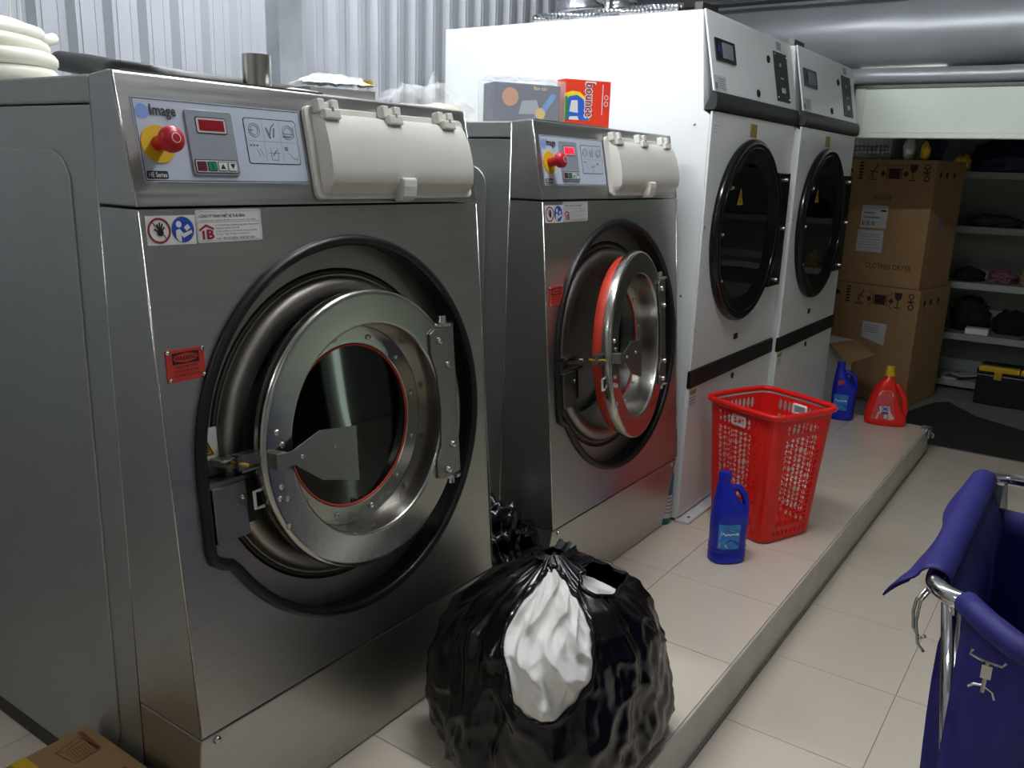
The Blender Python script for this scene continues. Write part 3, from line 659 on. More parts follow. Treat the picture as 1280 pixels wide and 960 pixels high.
# ================================================================== dryers
def dryer(x0, y0, W, label, group, cover_label=False):
    t = thing('tumble_dryer', label, 'dryer', (x0, y0, 0), 0, group)
    D = 1.22; zt, zb1, zb2, zc1, zc2 = 1.9085, 1.6314, 1.5697, .6174, .549; yt = .0588
    # cabinet behind the fronts
    cb = MB(); prof = [(yt + .004, zt - .003), (.03, zb2 + .0), (.004, zb2 - .02), (.004, .012), (D, .012), (D, zt - .003)]
    n = len(prof); cb.add([(.0, a, b) for a, b in prof] + [(W, a, b) for a, b in prof], [tuple(range(n)), tuple(range(n, 2 * n))] + [(i, (i + 1) % n, n + (i + 1) % n, n + i) for i in range(n)])
    body = cb.build('cabinet', 'white_paint', t, bevel=.004)
    # leaning control panel
    ta = math.atan2(yt, zt - zb1); s_, c_ = math.sin(ta), math.cos(ta)
    def UP(u, z, o):                                   # z = height in the room
        k = (z - zb1) / c_; return (u, k * s_ - o * c_, z + o * s_)
    up = MB(); up.prism([(0.002, zb1), (W - .002, zb1), (W - .002, zt), (.002, zt)], -.004, .004, UP)
    upo = up.build('control_fascia', 'white_paint', t, bevel=.003)
    DF = lambda u, z, o: (u, -o, z)
    k = W / .943
    ds = MB(UP).prism(rrect(.044, 1.742, .236, 1.818, .004), .004, .010).build('display', 'black_plastic', upo, bevel=.002)
    MB(UP).prism(rrect(.105, 1.752, .205, 1.806, .003), .010, .0115).build('display_screen', 'ink_grey', ds)
    MB(UP).prism(circle(.082, 1.781, .018, 20), .010, .011).build('display_logo', 'navy_fabric', ds)
    pl = MB(UP).prism(rrect(.686, 1.655, .858, 1.852, .004), .004, .007).build('control_plate', 'charcoal', upo, bevel=.002)
    for a, b in ((.70, 1.840), (.845, 1.840), (.70, 1.667), (.845, 1.667)): bolt(UP, a, b, .007, .004, pl)
    MB(UP).prism(rrect(.755, 1.69, .80, 1.71, .003), .007, .009).build('plate_mark', 'label_grey', pl)
    MB(UP).prism(rrect(.752, 1.745, .79, 1.752, .002), .007, .008).build('plate_mark', 'grey_key', pl)
    MB(UP).prism(rrect(.752, 1.795, .768, 1.808, .003), .007, .009).build('plate_key', 'grey_key', pl)
    MB(UP).prism([(.738, 1.862), (.80, 1.862), (.80, 1.894), (.738, 1.894)], .004, .0046).build('rating_tag', 'grey_key', upo)
    for a, b in ((.616, 1.809), (.455, 1.662)):
        MB().lathe([(.015, .004), (.015, .009), (.008, .012), (0, .012)], 16, UP, (a, b)).build('lock', 'black', upo)
    nt = MB(UP).prism([(.004, 1.637), (.118, 1.638), (.120, 1.690), (.004, 1.688)], .004, .0046).build('notice', 'label_grey', upo)
    for q in range(5): MB(UP).flat([(.045, 1.680 - .008 * q), (.112 - .01 * (q % 2), 1.680 - .008 * q), (.112 - .01 * (q % 2), 1.6775 - .008 * q), (.045, 1.6775 - .008 * q)], .005).build('notice_line', 'ink_grey', nt)
    MB(UP).flat([(.012, 1.642), (.036, 1.642), (.036, 1.664), (.012, 1.664)], .005).build('notice_mark', 'ink_grey', nt)
    # black rounded band
    bn = MB(); pr = [(0.0, zb1 + .004), (-.012, zb1 - .002), (-.018, zb1 - .02), (-.018, zb2 + .014), (-.012, zb2 + .002), (.03, zb2)]
    n = len(pr); bn.add([(-.004, a, b) for a, b in pr] + [(W + .002, a, b) for a, b in pr], [tuple(range(n)), tuple(range(n, 2 * n))] + [(i, (i + 1) % n, n + (i + 1) % n, n + i) for i in range(n)])
    bn.build('upper_band', 'charcoal', t, smooth=True, auto=50)
    # door panel
    MB().box(.003, W - .003, -.003, .006, zc1, zb2 - .002).build('door_panel', 'white_paint', t, bevel=.003)
    lbn = MB().box(-.002, W + .002, -.010, .008, zc2, zc1 - .001).build('lower_band', 'black', t, bevel=.004)
    lp = MB().box(.003, W - .003, -.003, .006, .02, zc2 - .001).build('lower_panel', 'white_paint', t, bevel=.003)
    MB().lathe([(.013, .003), (.013, .007), (0, .008)], 16, DF, (.456, .522)).build('lock', 'black', lp)
    wl = MB(DF).prism([(.010, .47), (.075, .47), (.075, .54), (.010, .54)], .003, .0036).build('data_label', 'label_white', lp)
    MB(DF).flat([(.012, .52), (.073, .52), (.073, .536), (.012, .536)], .004).build('label_head', 'yellow_dark', wl)
    for q in range(3): MB(DF).flat([(.014, .510 - .012 * q), (.070, .510 - .012 * q), (.070, .506 - .012 * q), (.014, .506 - .012 * q)], .004).build('label_line', 'ink_grey', wl)
    MB().box(.0, W, -.050, .01, 0, .012).build('base_flange', 'white_paint', t, bevel=.003)
    for u in (.05, .30, W - .3, W - .05): MB().lathe([(.006, .012), (.006, .014), (0, .0145)], 10, None, (u, -.028)).build('flange_screw', 'steel_dark', t)
    ys = MB(DF).prism([(.395, 1.494), (.470, 1.494), (.470, 1.545), (.395, 1.545)], .003, .0036).build('caution_sticker', 'yellow_dark', t)
    for q in range(2): MB(DF).flat([(.400, 1.515 - .012 * q), (.465, 1.515 - .012 * q), (.465, 1.513 - .012 * q), (.400, 1.513 - .012 * q)], .004).build('sticker_line', 'ink_grey', ys)
    pt = MB(DF).prism([(.43, .680), (.476, .680), (.476, .705), (.43, .705)], .003, .004).build('plate_tag', 'charcoal', t)
    for q in range(3): MB(DF).flat([(.02, 1.52 - .012 * q), (.075 - .012 * q, 1.52 - .012 * q), (.075 - .012 * q, 1.517 - .012 * q), (.02, 1.517 - .012 * q)], .0036).build('faint_print', 'label_grey', t)
    for zz in (1.16, .78): bolt(DF, .012, zz, .003, .006, t)
    for zz in (1.52, .9): bolt(lambda u, z, o: (-o, u, z), .06, zz, 0, .005, t)
    # round door
    cx, cz = .435, 1.127
    rm = MB(); rm.ringlathe([(.358, .003), (.3625, .010), (.361, .022), (.354, .030), (.344, .033), (.334, .031), (.328, .027), (.322, .026), (.312, .020), (.312, .004)], 88, DF, (cx, cz))
    dd = rm.build('door', 'black_gloss', t, smooth=True, auto=45)
    MB().ringlathe([(.331, .028), (.328, .033), (.324, .031), (.322, .024)], 80, DF, (cx, cz)).build('door_bead', 'black_gloss', dd, smooth=True)
    cn = MB(); cn.surf([(.324, .026), (.312, .023), (.270, .009), (.255, .006)], 80, DF, (cx, cz)); cn.build('door_cone', 'black_gloss', dd, smooth=True)
    MB().lathe([(.272, .0085), (.15, .009), (0, .0095)], 64, DF, (cx, cz)).build('door_glass', 'dark_glass', dd, smooth=True, auto=15)
    hb = MB(DF); hb.prism([(.72, 1.365), (.88, 1.365), (.88, .875), (.72, .875), (.79, 1.0), (.80, 1.127), (.79, 1.25)], .004, .030)
    hg = hb.build('hinge_plate', 'black_gloss', dd, bevel=.004)
    for a, b in ((.80, 1.335), (.835, 1.127), (.80, .905)): bolt(DF, a, b, .030, .009, hg, m='steel_bolt', k=1.6)
    for a, b in ((.195, 1.30), (.135, 1.127), (.165, .95)): bolt(DF, a, b, .016, .010, dd, m='steel_bolt', k=1.8)
    tr = MB(DF).flat([(.30, 1.235), (.365, 1.235), (.333, 1.300)], .012).build('hot_triangle', 'yellow_dark', dd)
    MB(DF).flat([(.325, 1.242), (.340, 1.242), (.330, 1.262), (.342, 1.262), (.333, 1.288), (.326, 1.268), (.332, 1.265)], .013).build('flash_mark', 'ink', tr)
    # bracket on top front corner
    tb = MB(); tb.box(.03, .17, yt + .02, yt + .05, zt - .003, zt + .028); tb.box(.03, .17, yt + .05, yt + .11, zt - .003, zt + .004)
    tb.build('top_bracket', 'steel_dark', t)
    return t
DG = 'white tumble dryers standing side by side'
d1 = dryer(2.1831, -.0746, .943, 'white tumble dryer nearest the washers with its plain side panel showing', DG)
d2 = dryer(3.138, -.1015, .943, 'white tumble dryer at the end of the row beside the cartons', DG)

# things on top of the dryers
def ribbed_hose():
    t = []
    pts = []
    for k in range(150):
        s = k / 149; pts.append((2.235 + .012 * math.sin(k * 1.6), .10 + .62 * s, 1.9255 + .006 * math.sin(k * 1.6 + 1.5)))
    mb = MB(); mb.tube(pts, .016, 7)
    o = mb.build('cable_bundle', 'foil', smooth=True); tag(o, 'twisted grey cable lying along the top edge of the nearest dryer', 'cable')
    for i, (x, y) in enumerate(((2.62, .75), (3.02, .80))):
        pts = [(x + .004 * math.sin(k * .7), y, 1.906 + .0085 * k) for k in range(128)]
        mb = MB(); mb.tube(pts, [.10 + .007 * (1 if (k // 2) % 2 else -1) + .004 * noise.noise(Vector((k * .3, i * 9, 0))) for k in range(128)], 24)
        o = mb.build('foil_duct', 'foil', smooth=True)
        tag(o, ['crinkled silver foil duct rising from the nearest dryer, the left one', 'crinkled silver foil duct rising behind the nearest dryer, the right one'][i], 'duct', 'foil exhaust ducts')
ribbed_hose()

# ================================================================== things on the washers
def washer_top_things():
    zt = ZT - .004
    # coil of white hose
    t = thing('hose_coil', 'coil of cream white plastic hose on the left end of the nearest washer', 'hose', (.045, .64, zt))
    R0 = .155
    rng = random.Random(3)
    for k in range(8):
        z = .022 + (k // 2) * .028 + (k % 2) * .010; rr = R0 - .004 - (k % 2) * .030 - .012 * (k > 3); ph = rng.random() * 6
        pts = [((rr + .006 * math.sin(3 * a + ph)) * math.cos(a), (rr + .006 * math.cos(2 * a + ph)) * math.sin(a), z + .004 * math.sin(a + ph)) for a in [2 * PI * q / 48 for q in range(48)]]
        MB().tube(pts, .0165, 10, closed=True).build('hose_turn', 'hose_white', t, smooth=True)
    MB().tube([(.10, -.10, .092), (.135, -.065, .098), (.162, -.045, .106)], .012, 8).build('hose_end', 'hose_white', t, smooth=True)
    for a in ((.06, -.08), (.085, -.07)):
        MB().tube([(a[0], a[1], .10), (a[0] + .008, a[1] + .01, .19)], .0012, 5).build('zip_tie', 'hose_white', t)
    # black hose lying behind
    pts = []
    ctrl = [(.34, .82, .098), (.28, .58, .072), (.235, .41, .050), (.27, .345, .042), (.33, .33, .037), (.46, .33, .036), (.56, .345, .036), (.68, .35, .036)]
    for i in range(len(ctrl) - 1):
        for q in range(8):
            s = q / 8; pts.append(tuple(ctrl[i][j] * (1 - s) + ctrl[i + 1][j] * s for j in range(3)))
    o = MB().tube([(p[0], p[1], zt + p[2] - .012) for p in pts], .023, 12).build('black_hose', 'hose_black', smooth=True)
    tag(o, 'thick black rubber hose lying across the back of the nearest washer', 'hose')
    o2 = MB().tube([(.27, .43, zt + .028), (.45, .43, zt + .028), (.62, .42, zt + .026), (.80, .42, zt + .026)], .024, 10).build('black_hose', 'hose_black', smooth=True)
    tag(o2, 'second black hose lying flat on the nearest washer behind the first', 'hose')
    # stainless pipe stub
    pm = MB(); pm.ringlathe([(.0305, 0), (.0305, .090), (.0285, .090), (.0285, 0)], 32, None)
    o = pm.build('exhaust_pipe', 'steel_bright', smooth=True, auto=40, loc=(.462, .255, zt)); tag(o, 'short upright stainless exhaust pipe on the nearest washer', 'pipe')
    # foil packet
    t = thing('foil_packet', 'crinkled silver packet with a yellow spot on the nearest washer', 'packet', (.575, .145, zt + .001), -.35)
    def pk(u, v):
        a = (u - .5) * .17; b = (v - .5) * .11
        hgt = .018 * (1 - (2 * u - 1) ** 4) * (1 - (2 * v - 1) ** 4) + .004
        return (a, b, .030 + hgt * 1.2 + .006 * fbm((a, b, 1), 22) - .0)
    top = MB().grid(pk, 30, 22); top.grid(lambda u, v: ((u - .5) * .17, (v - .5) * .11, .024), 2, 2)
    top.build('pouch', 'packet_film', t, smooth=True)
    MB().box(-.07, .08, -.05, .05, 0, .024).build('backing_card', 'paper', t)
    MB().lathe([(.018, .034), (.016, .047), (0, .047)], 16, None, (.064, -.036)).build('yellow_spot', 'yellow', t)
    o = blob('tissue_scrap', (.42, .07, ZT + .003), (.05, .012, .006), .3, 2, 'linen', seed=4, sub=2); tag(o, 'scrap of white tissue on the top edge of the nearest washer', 'tissue')
    o = blob('tissue_scrap', (.86, .10, ZT + .004), (.05, .02, .008), .3, 2, 'linen', seed=5, sub=2); tag(o, 'thin white tissue scrap near the right rear of the nearest washer top', 'tissue')
    # clear bag of cream things + boxed game in film + bounce carton on washer 2
    t = thing('plastic_bag', 'clear plastic bag of cream bundles on top of the farther washer', 'bag', (X2 + .165, .575, zt))
    blob('bag_film', (0, 0, .05), (.155, .12, .072), .25, 2.2, 'clear_film', t, seed=2, sub=4, flat=-.049, crumple=.12)
    blob('bundle', (-.07, 0, .03), (.075, .07, .032), .12, 2, 'film_cream', t, seed=3, sub=3, flat=-.029)
    blob('bundle', (.06, -.02, .034), (.07, .07, .036), .2, 2, 'film_cream', t, seed=8, sub=3, flat=-.033, crumple=.2)
    hl = MB(); hl.tube([(-.155, -.02, .02), (-.15, -.02, .075), (-.125, -.02, .115), (-.098, -.02, .110), (-.09, -.02, .06)], [.012, .010, .007, .010, .014], 8); hl.build('bag_handle', 'clear_film', t, smooth=True)
    hl = MB(); hl.tube([(.02, -.01, .09), (.035, 0, .13), (.045, 0, .165), (.065, 0, .12)], [.02, .010, .004, .012], 8); hl.build('bag_handle', 'clear_film', t, smooth=True)
    t = thing('boxed_set', 'dark blue picture box wrapped in clear film on the farther washer', 'box', (X2 + .335, .31, zt), -.55)
    MB().box(-.115, .115, -.045, .045, 0, .132).build('carton', 'book_navy', t, bevel=.003)
    BT = lambda u, v, o: (u, -.045 - o, v + .03)
    text('Ban cát', (.02, .085, .065, .096), BT, .001, 'yellow', t, bold=.01)
    MB(BT).flat(circle(-.06, .06, .028, 20), .0008).build('picture', 'orange_print', t)
    MB(BT).flat([(-.03, .01), (.05, .012), (.03, .055), (-.02, .05)], .0008).build('picture', 'grey_key', t)
    MB(BT).flat([(.02, .0), (.05, .0), (.10, .07), (.085, .078)], .0010).build('picture', 'blue_label', t)
    MB(BT).flat(circle(.045, .014, .018, 9), .0013).build('picture', 'yellow', t)
    MB(lambda u, v, o: (.115 + o, u, v)).flat([(-.03, .02), (.03, .02), (.03, .08), (-.03, .08)], .001).build('picture', 'label_grey', t)
    MB(lambda u, v, o: (.115 + o, u, v)).flat([(-.042, .01), (-.025, .01), (-.025, .095), (-.042, .095)], .0012).build('picture', 'orange_print', t)
    def wrap(u, v):
        a = 2 * PI * u; q = max(abs(math.cos(a)), abs(math.sin(a)))
        x, y = .128 * math.cos(a) / q, .058 * math.sin(a) / q; z = .002 + .142 * v
        d = .008 * fbm((x * 12, y * 12, z * 9), 1.5)
        return (x * (1 + d), y * (1 + 2 * d), z)
    fm = MB().grid(wrap, 48, 8, True)
    fm.grid(lambda u, v: (-.128 + .256 * u, -.058 + .116 * v, .146 + .012 * fbm((u * 5, v * 3, 2), 1.3)), 20, 10)
    fm.build('film_wrap', 'clear_film', t, smooth=True)
    t = thing('dryer_sheet_carton', 'orange red dryer sheet carton standing upright on the farther washer', 'carton', (X2 + .535, .20, zt), -.58)
    MB().box(-.084, .084, -.03, .03, 0, .160).build('carton', 'bounce_red', t, bevel=.001)
    BT = lambda u, v, o: (u * .95, -.03 - o, v + .034)
    MB(BT).flat([(-.088, 0), (.012, 0), (.0, .03), (-.008, .07), (-.03, .088), (-.06, .09), (-.088, .08)], .0006).build('sun_print', 'bounce_yellow', t)
    MB(BT).flat([(-.088, 0), (.010, 0), (-.004, .035), (-.015, .065), (-.04, .078), (-.07, .072), (-.088, .05)], .0010).build('sky_print', 'bounce_blue', t)
    MB(BT).flat([(-.088, .0), (-.075, .0), (-.07, .04), (-.078, .075), (-.088, .07)], .0013).build('tree_print', 'bounce_green', t)
    MB(BT).flat([(-.068, .025), (-.035, .022), (-.038, .062), (-.062, .06)], .0014).build('sheet_print', 'label_white', t)
    MB(BT).flat([(-.070, .0), (-.030, .0), (-.036, .012), (-.066, .010)], .0014).build('sheet_print', 'label_white', t)
    text('bounce', (-.013, .006, .030, .122), BT, .0016, 'label_white', t, rot=-90, bold=.07)
    text('bounce', (-.009, .012, .025, .117), BT, .0022, 'red_print', t, rot=-90, bold=.015)
    MB(BT).flat([(.056, .02), (.059, .02), (.059, .115), (.056, .115)], .0010).build('fine_print', 'label_white', t)
    for zz in (.055, .075): MB().ringlathe([(.008, .001), (.008, .0014), (.006, .0014), (.006, .001)], 16, BT, (.072, zz)).build('round_mark', 'label_white', t)
    o = MB().box(-.02, .02, -.03, .03, 0, .045).build('grey_block', 'grey_key', bevel=.002, loc=(X2 + .66, .24, zt)); tag(o, 'small grey block beside the orange red carton', 'block')
washer_top_things()

# ================================================================== basket
def basket():
    H, hb, ht, wx = .512, .144, .174, .967
    t = thing('laundry_basket', 'tall red perforated plastic laundry basket with white hand holds', 'basket', (2.36, -.344, .001), -.4)
    rc = .045
    def P(side, s, z, out=0.0):
        """side 0..3, s in [-1,1] along the flat part"""
        f = z / H; hh = hb + (ht - hb) * f + out
        fl = hh - rc
        x, y = [(s * fl, -hh), (hh, s * fl), (-s * fl, hh), (-hh, -s * fl)][side]
        bulge = .006 * (1 - s * s) * f
        x += [0, bulge, 0, -bulge][side]; y += [-bulge, 0, bulge, 0][side]
        return (x * wx, y, z)
    mb = MB()
    cols, S0 = 8, .84
    # rows of different heights
    rows = []; z = .060; pat = [.034, .018, .018, .028, .019, .017, .034, .018, .023, .017]
    k = 0
    while z < H - .095:
        rows.append((z, z + pat[k % len(pat)])); z += pat[k % len(pat)]; k += 1
    ztop = z
    for side in range(4):
        holes = side in (0, 3, 1, 2)
        for (za, zb) in rows:
            for c in range(cols):
                s0 = -S0 + 2 * S0 * c / cols; s1 = -S0 + 2 * S0 * (c + 1) / cols
                sm, zm = (s0 + s1) / 2, (za + zb) / 2
                fs = .41 + .04 * math.sin(c * 1.9 + za * 40); fz = .415 + .02 * math.cos(c * 1.1 + za * 25)
                ring = []; oc = []
                for q in range(12):
                    a = 2 * PI * q / 12 + PI / 12
                    ca_, sa_ = math.cos(a), math.sin(a); m_ = max(abs(ca_), abs(sa_))
                    oc.append(P(side, sm + (s1 - s0) * .5 * ca_ / m_, zm + (zb - za) * .5 * sa_ / m_))
                    ring.append(P(side, sm + (s1 - s0) * fs * ca_ * 1.1, zm + (zb - za) * fz * sa_ * 1.12))
                # exact corners
                cs = [P(side, s1, zb), P(side, s0, zb), P(side, s0, za), P(side, s1, za)]
                mb.add(oc + ring + cs, [(q, (q + 1) % 12, 12 + (q + 1) % 12, 12 + q) for q in range(12)] + [(0 + 0, 24, 1), (3, 25, 4), (6, 26, 7), (9, 27, 10)])
        for a, b in ((-1, -S0), (S0, 1)):
            mb.add([P(side, a, rows[0][0]), P(side, b, rows[0][0]), P(side, b, ztop), P(side, a, ztop)], [(0, 1, 2, 3)])
        # lower wall with slots, upper wall
        for c in range(cols):
            s0 = -1 + 2 * c / cols; s1 = -1 + 2 * (c + 1) / cols; sm = (s0 + s1) / 2; d = (s1 - s0) * .27
            z0, z1 = .014, rows[0][0]
            mb.add([P(side, s0, z0), P(side, s1, z0), P(side, s1, z1), P(side, s0, z1), P(side, sm - d, z0 + .012), P(side, sm + d, z0 + .012), P(side, sm + d, z1 - .014), P(side, sm - d, z1 - .014)], [(0, 1, 5, 4), (1, 2, 6, 5), (2, 3, 7, 6), (3, 0, 4, 7)])
        # top zone: hand hold on every side, small holes beside it
        z0, z1 = ztop, H - .02
        def topcell(s0, s1, kx=.36, kz=.30):
            sm, zm = (s0 + s1) / 2, (z0 + z1) / 2; oc = []; rg = []
            for q in range(12):
                a = 2 * PI * q / 12 + PI / 12; ca_, sa_ = math.cos(a), math.sin(a); m_ = max(abs(ca_), abs(sa_))
                oc.append(P(side, sm + (s1 - s0) * .5 * ca_ / m_, zm + (z1 - z0) * .5 * sa_ / m_)); rg.append(P(side, sm + (s1 - s0) * kx * ca_, zm + (z1 - z0) * kz * sa_))
            cs = [P(side, s1, z1), P(side, s0, z1), P(side, s0, z0), P(side, s1, z0)]
            mb.add(oc + rg + cs, [(q, (q + 1) % 12, 12 + (q + 1) % 12, 12 + q) for q in range(12)] + [(0, 24, 1), (3, 25, 4), (6, 26, 7), (9, 27, 10)])
        if side % 2 == 1:
            topcell(-.30, .30, .40, .25)
            for c in range(3): topcell(-S0 + c * .18, -S0 + (c + 1) * .18); topcell(.30 + c * .18, .30 + (c + 1) * .18)
        else:
            for c in range(9): topcell(-S0 + c * S0 / 4.5, -S0 + (c + 1) * S0 / 4.5)
        for a, b in ((-1, -S0), (S0, 1)):
            mb.add([P(side, a, z0), P(side, b, z0), P(side, b, z1), P(side, a, z1)], [(0, 1, 2, 3)])
        # rounded solid corner
        def corner(u, v):
            z = .014 + (H - .034) * v; f = z / H; hh = hb + (ht - hb) * f; a = -PI / 2 + PI / 2 * side + PI / 2 * u
            sx, sy = [(1, -1), (1, 1), (-1, 1), (-1, -1)][side]
            return ((sx * (hh - rc) + rc * math.cos(a)) * wx, sy * (hh - rc) + rc * math.sin(a), z)
        mb.grid(corner, 6, 10)
    mb.build('perforated_wall', 'red_plastic', t, solid=.0016)
    # floor of the basket
    MB().prism(rrect(-(hb) * wx, -hb, hb * wx, hb, rc, 6), .004, .016).build('basket_floor', 'red_plastic', t, bevel=.003)
    # rim: thick rolled lip following the rounded square
    rim = rrect(-(ht + .006) * wx, -(ht + .006), (ht + .006) * wx, ht + .006, rc + .005, 7)
    o = MB(); pts = []
    for i, p in enumerate(rim):
        q = rim[(i + 1) % len(rim)]; pts.append((p[0], p[1], H - .004))
        if math.hypot(q[0] - p[0], q[1] - p[1]) > .1:
            for k in range(1, 8):
                s = k / 8; nx, ny = (p[0] + (q[0] - p[0]) * s), (p[1] + (q[1] - p[1]) * s); l = math.hypot(nx, ny); b = .008 * math.sin(PI * s)
                pts.append((nx + nx / l * b, ny + ny / l * b, H - .004))
    o.tube(pts, .0115, 10, closed=True); o.build('rim', 'red_plastic', t, smooth=True)
    zz = (ztop + H - .02) / 2
    for side in (1, 3):
        pts = []
        for p in rrect(-.30 * .41 * 2, -.017, .30 * .41 * 2, .017, .016, 6):
            pts.append(P(side, p[0], zz + p[1], .0))
        MB().tube(pts, .0055, 8, closed=True).build('hand_hold', 'white', t, smooth=True)
basket()

# ================================================================== bottles
def loft(sections, n=28):
    """sections: (z, cx, half width, half depth, power)"""
    mb = MB(); vs = []
    for z, cx, a, b, p in sections:
        for k in range(n):
            t = 2 * PI * k / n; c, s = math.cos(t), math.sin(t); e = 2 / p
            vs.append((cx + a * math.copysign(abs(c) ** e, c), b * math.copysign(abs(s) ** e, s), z))
    m = len(sections)
    mb.add(vs, [(i * n + k, i * n + (k + 1) % n, (i + 1) * n + (k + 1) % n, (i + 1) * n + k) for i in range(m - 1) for k in range(n)] + [tuple(range(n))[::-1], tuple(range((m - 1) * n, m * n))])
    return mb
def blue_bottle(loc, rz, label, big=False):
    t = thing('softener_bottle', label, 'bottle', loc, rz, 'blue softener bottles')
    S = [(0, 0, .058, .042, 2.6), (.004, 0, .064, .048, 2.7), (.030, 0, .0655, .0495, 2.7), (.034, 0, .0635, .0475, 2.7), (.055, 0, .064, .048, 2.7), (.15, 0, .066, .050, 2.7), (.175, 0, .0665, .050, 2.6), (.19, -.001, .065, .049, 2.5), (.205, -.007, .058, .046, 2.4), (.235, -.020, .043, .040, 2.3), (.265, -.028, .032, .032, 2.2), (.290, -.032, .024, .024, 2), (.300, -.032, .021, .021, 2), (.306, -.032, .021, .021, 2)]
    b = loft(S).build('bottle_body', 'blue_plastic', t, smooth=True, auto=50)
    for z in (.045, .060, .16): MB().tube([((.0655 + .0008 * (z > .1)) * math.copysign(abs(math.cos(a)) ** (2 / 2.7), math.cos(a)), .0492 * math.copysign(abs(math.sin(a)) ** (2 / 2.7), math.sin(a)), z) for a in [2 * PI * k / 28 for k in range(28)]], .0014, 5, closed=True).build('moulded_rib', 'blue_plastic', b, smooth=True)
    MB().tube([(-.010, 0, .268), (.006, 0, .276), (.026, 0, .272), (.045, 0, .252), (.056, 0, .222), (.060, 0, .190), (.058, 0, .172)], [.011, .0125, .013, .013, .013, .014, .016], 12).build('handle', 'blue_plastic', t, smooth=True)
    c = MB(); c.lathe([(.022, .304), (.022, .332), (.020, .336), (0, .337)], 24, None, (-.032, 0)); cp = c.build('cap', 'blue_plastic', t, smooth=True, auto=40)
    for k in range(12):
        a = 2 * PI * k / 12; MB().box(-.032 + .0215 * math.cos(a) - .001, -.032 + .0215 * math.cos(a) + .001, .0215 * math.sin(a) - .001, .0215 * math.sin(a) + .001, .308, .330).build('cap_ridge', 'blue_plastic', cp)
    # label on the broad front (-y)
    def lab(u, v):
        x = -.055 + .075 * u; z = .060 + .092 * v
        y = -.0495 * (1 - min(1, abs(x / .0658)) ** 2.7) ** (1 / 2.7) - .0008
        return (x, y, z)
    l = MB(); l.grid(lab, 12, 6); lo = l.build('front_label', 'blue_label', t, smooth=True)
    LT = lambda u, v, o: (lambda p: (p[0], p[1] - o, p[2]))(lab(u, v))
    MB(LT).flat([(.05, .40), (.5, .62), (.95, .55), (.95, .65), (.5, .80), (.1, .72)], .0008).build('wave_print', 'pale_blue', lo)
    MB(LT).flat([(.05, .05), (.45, .05), (.35, .18), (.05, .25)], .0008).build('leaf_print', 'bounce_yellow', lo)
    MB(LT).flat([(.3, .25), (.95, .18), (.95, .30), (.5, .42)], .0010).build('wave_print', 'blue_sign', lo)
    MB(LT).flat([(.12, .58), (.2, .7), (.3, .6), (.4, .66), (.5, .6), (.6, .66), (.72, .62), (.72, .58), (.6, .60), (.5, .55), (.4, .60), (.3, .54), (.2, .62)], .0012).build('script_print', 'label_white', lo)
    return t
blue_bottle((1.985, -.355, .001), -.75, 'blue softener bottle standing in front of the red basket')
b2 = blue_bottle((4.215, -.185, .001), -1.25, 'blue softener bottle behind the basket beside the red bottle')
for o in (b2,):
    T2 = lambda u, v, oo: (-.045 + u, -.042 - oo, v)
    MB(T2).flat([(.0, .205), (.035, .205), (.035, .235), (.006, .235)], .002).build('red_tag', 'red_label', o)
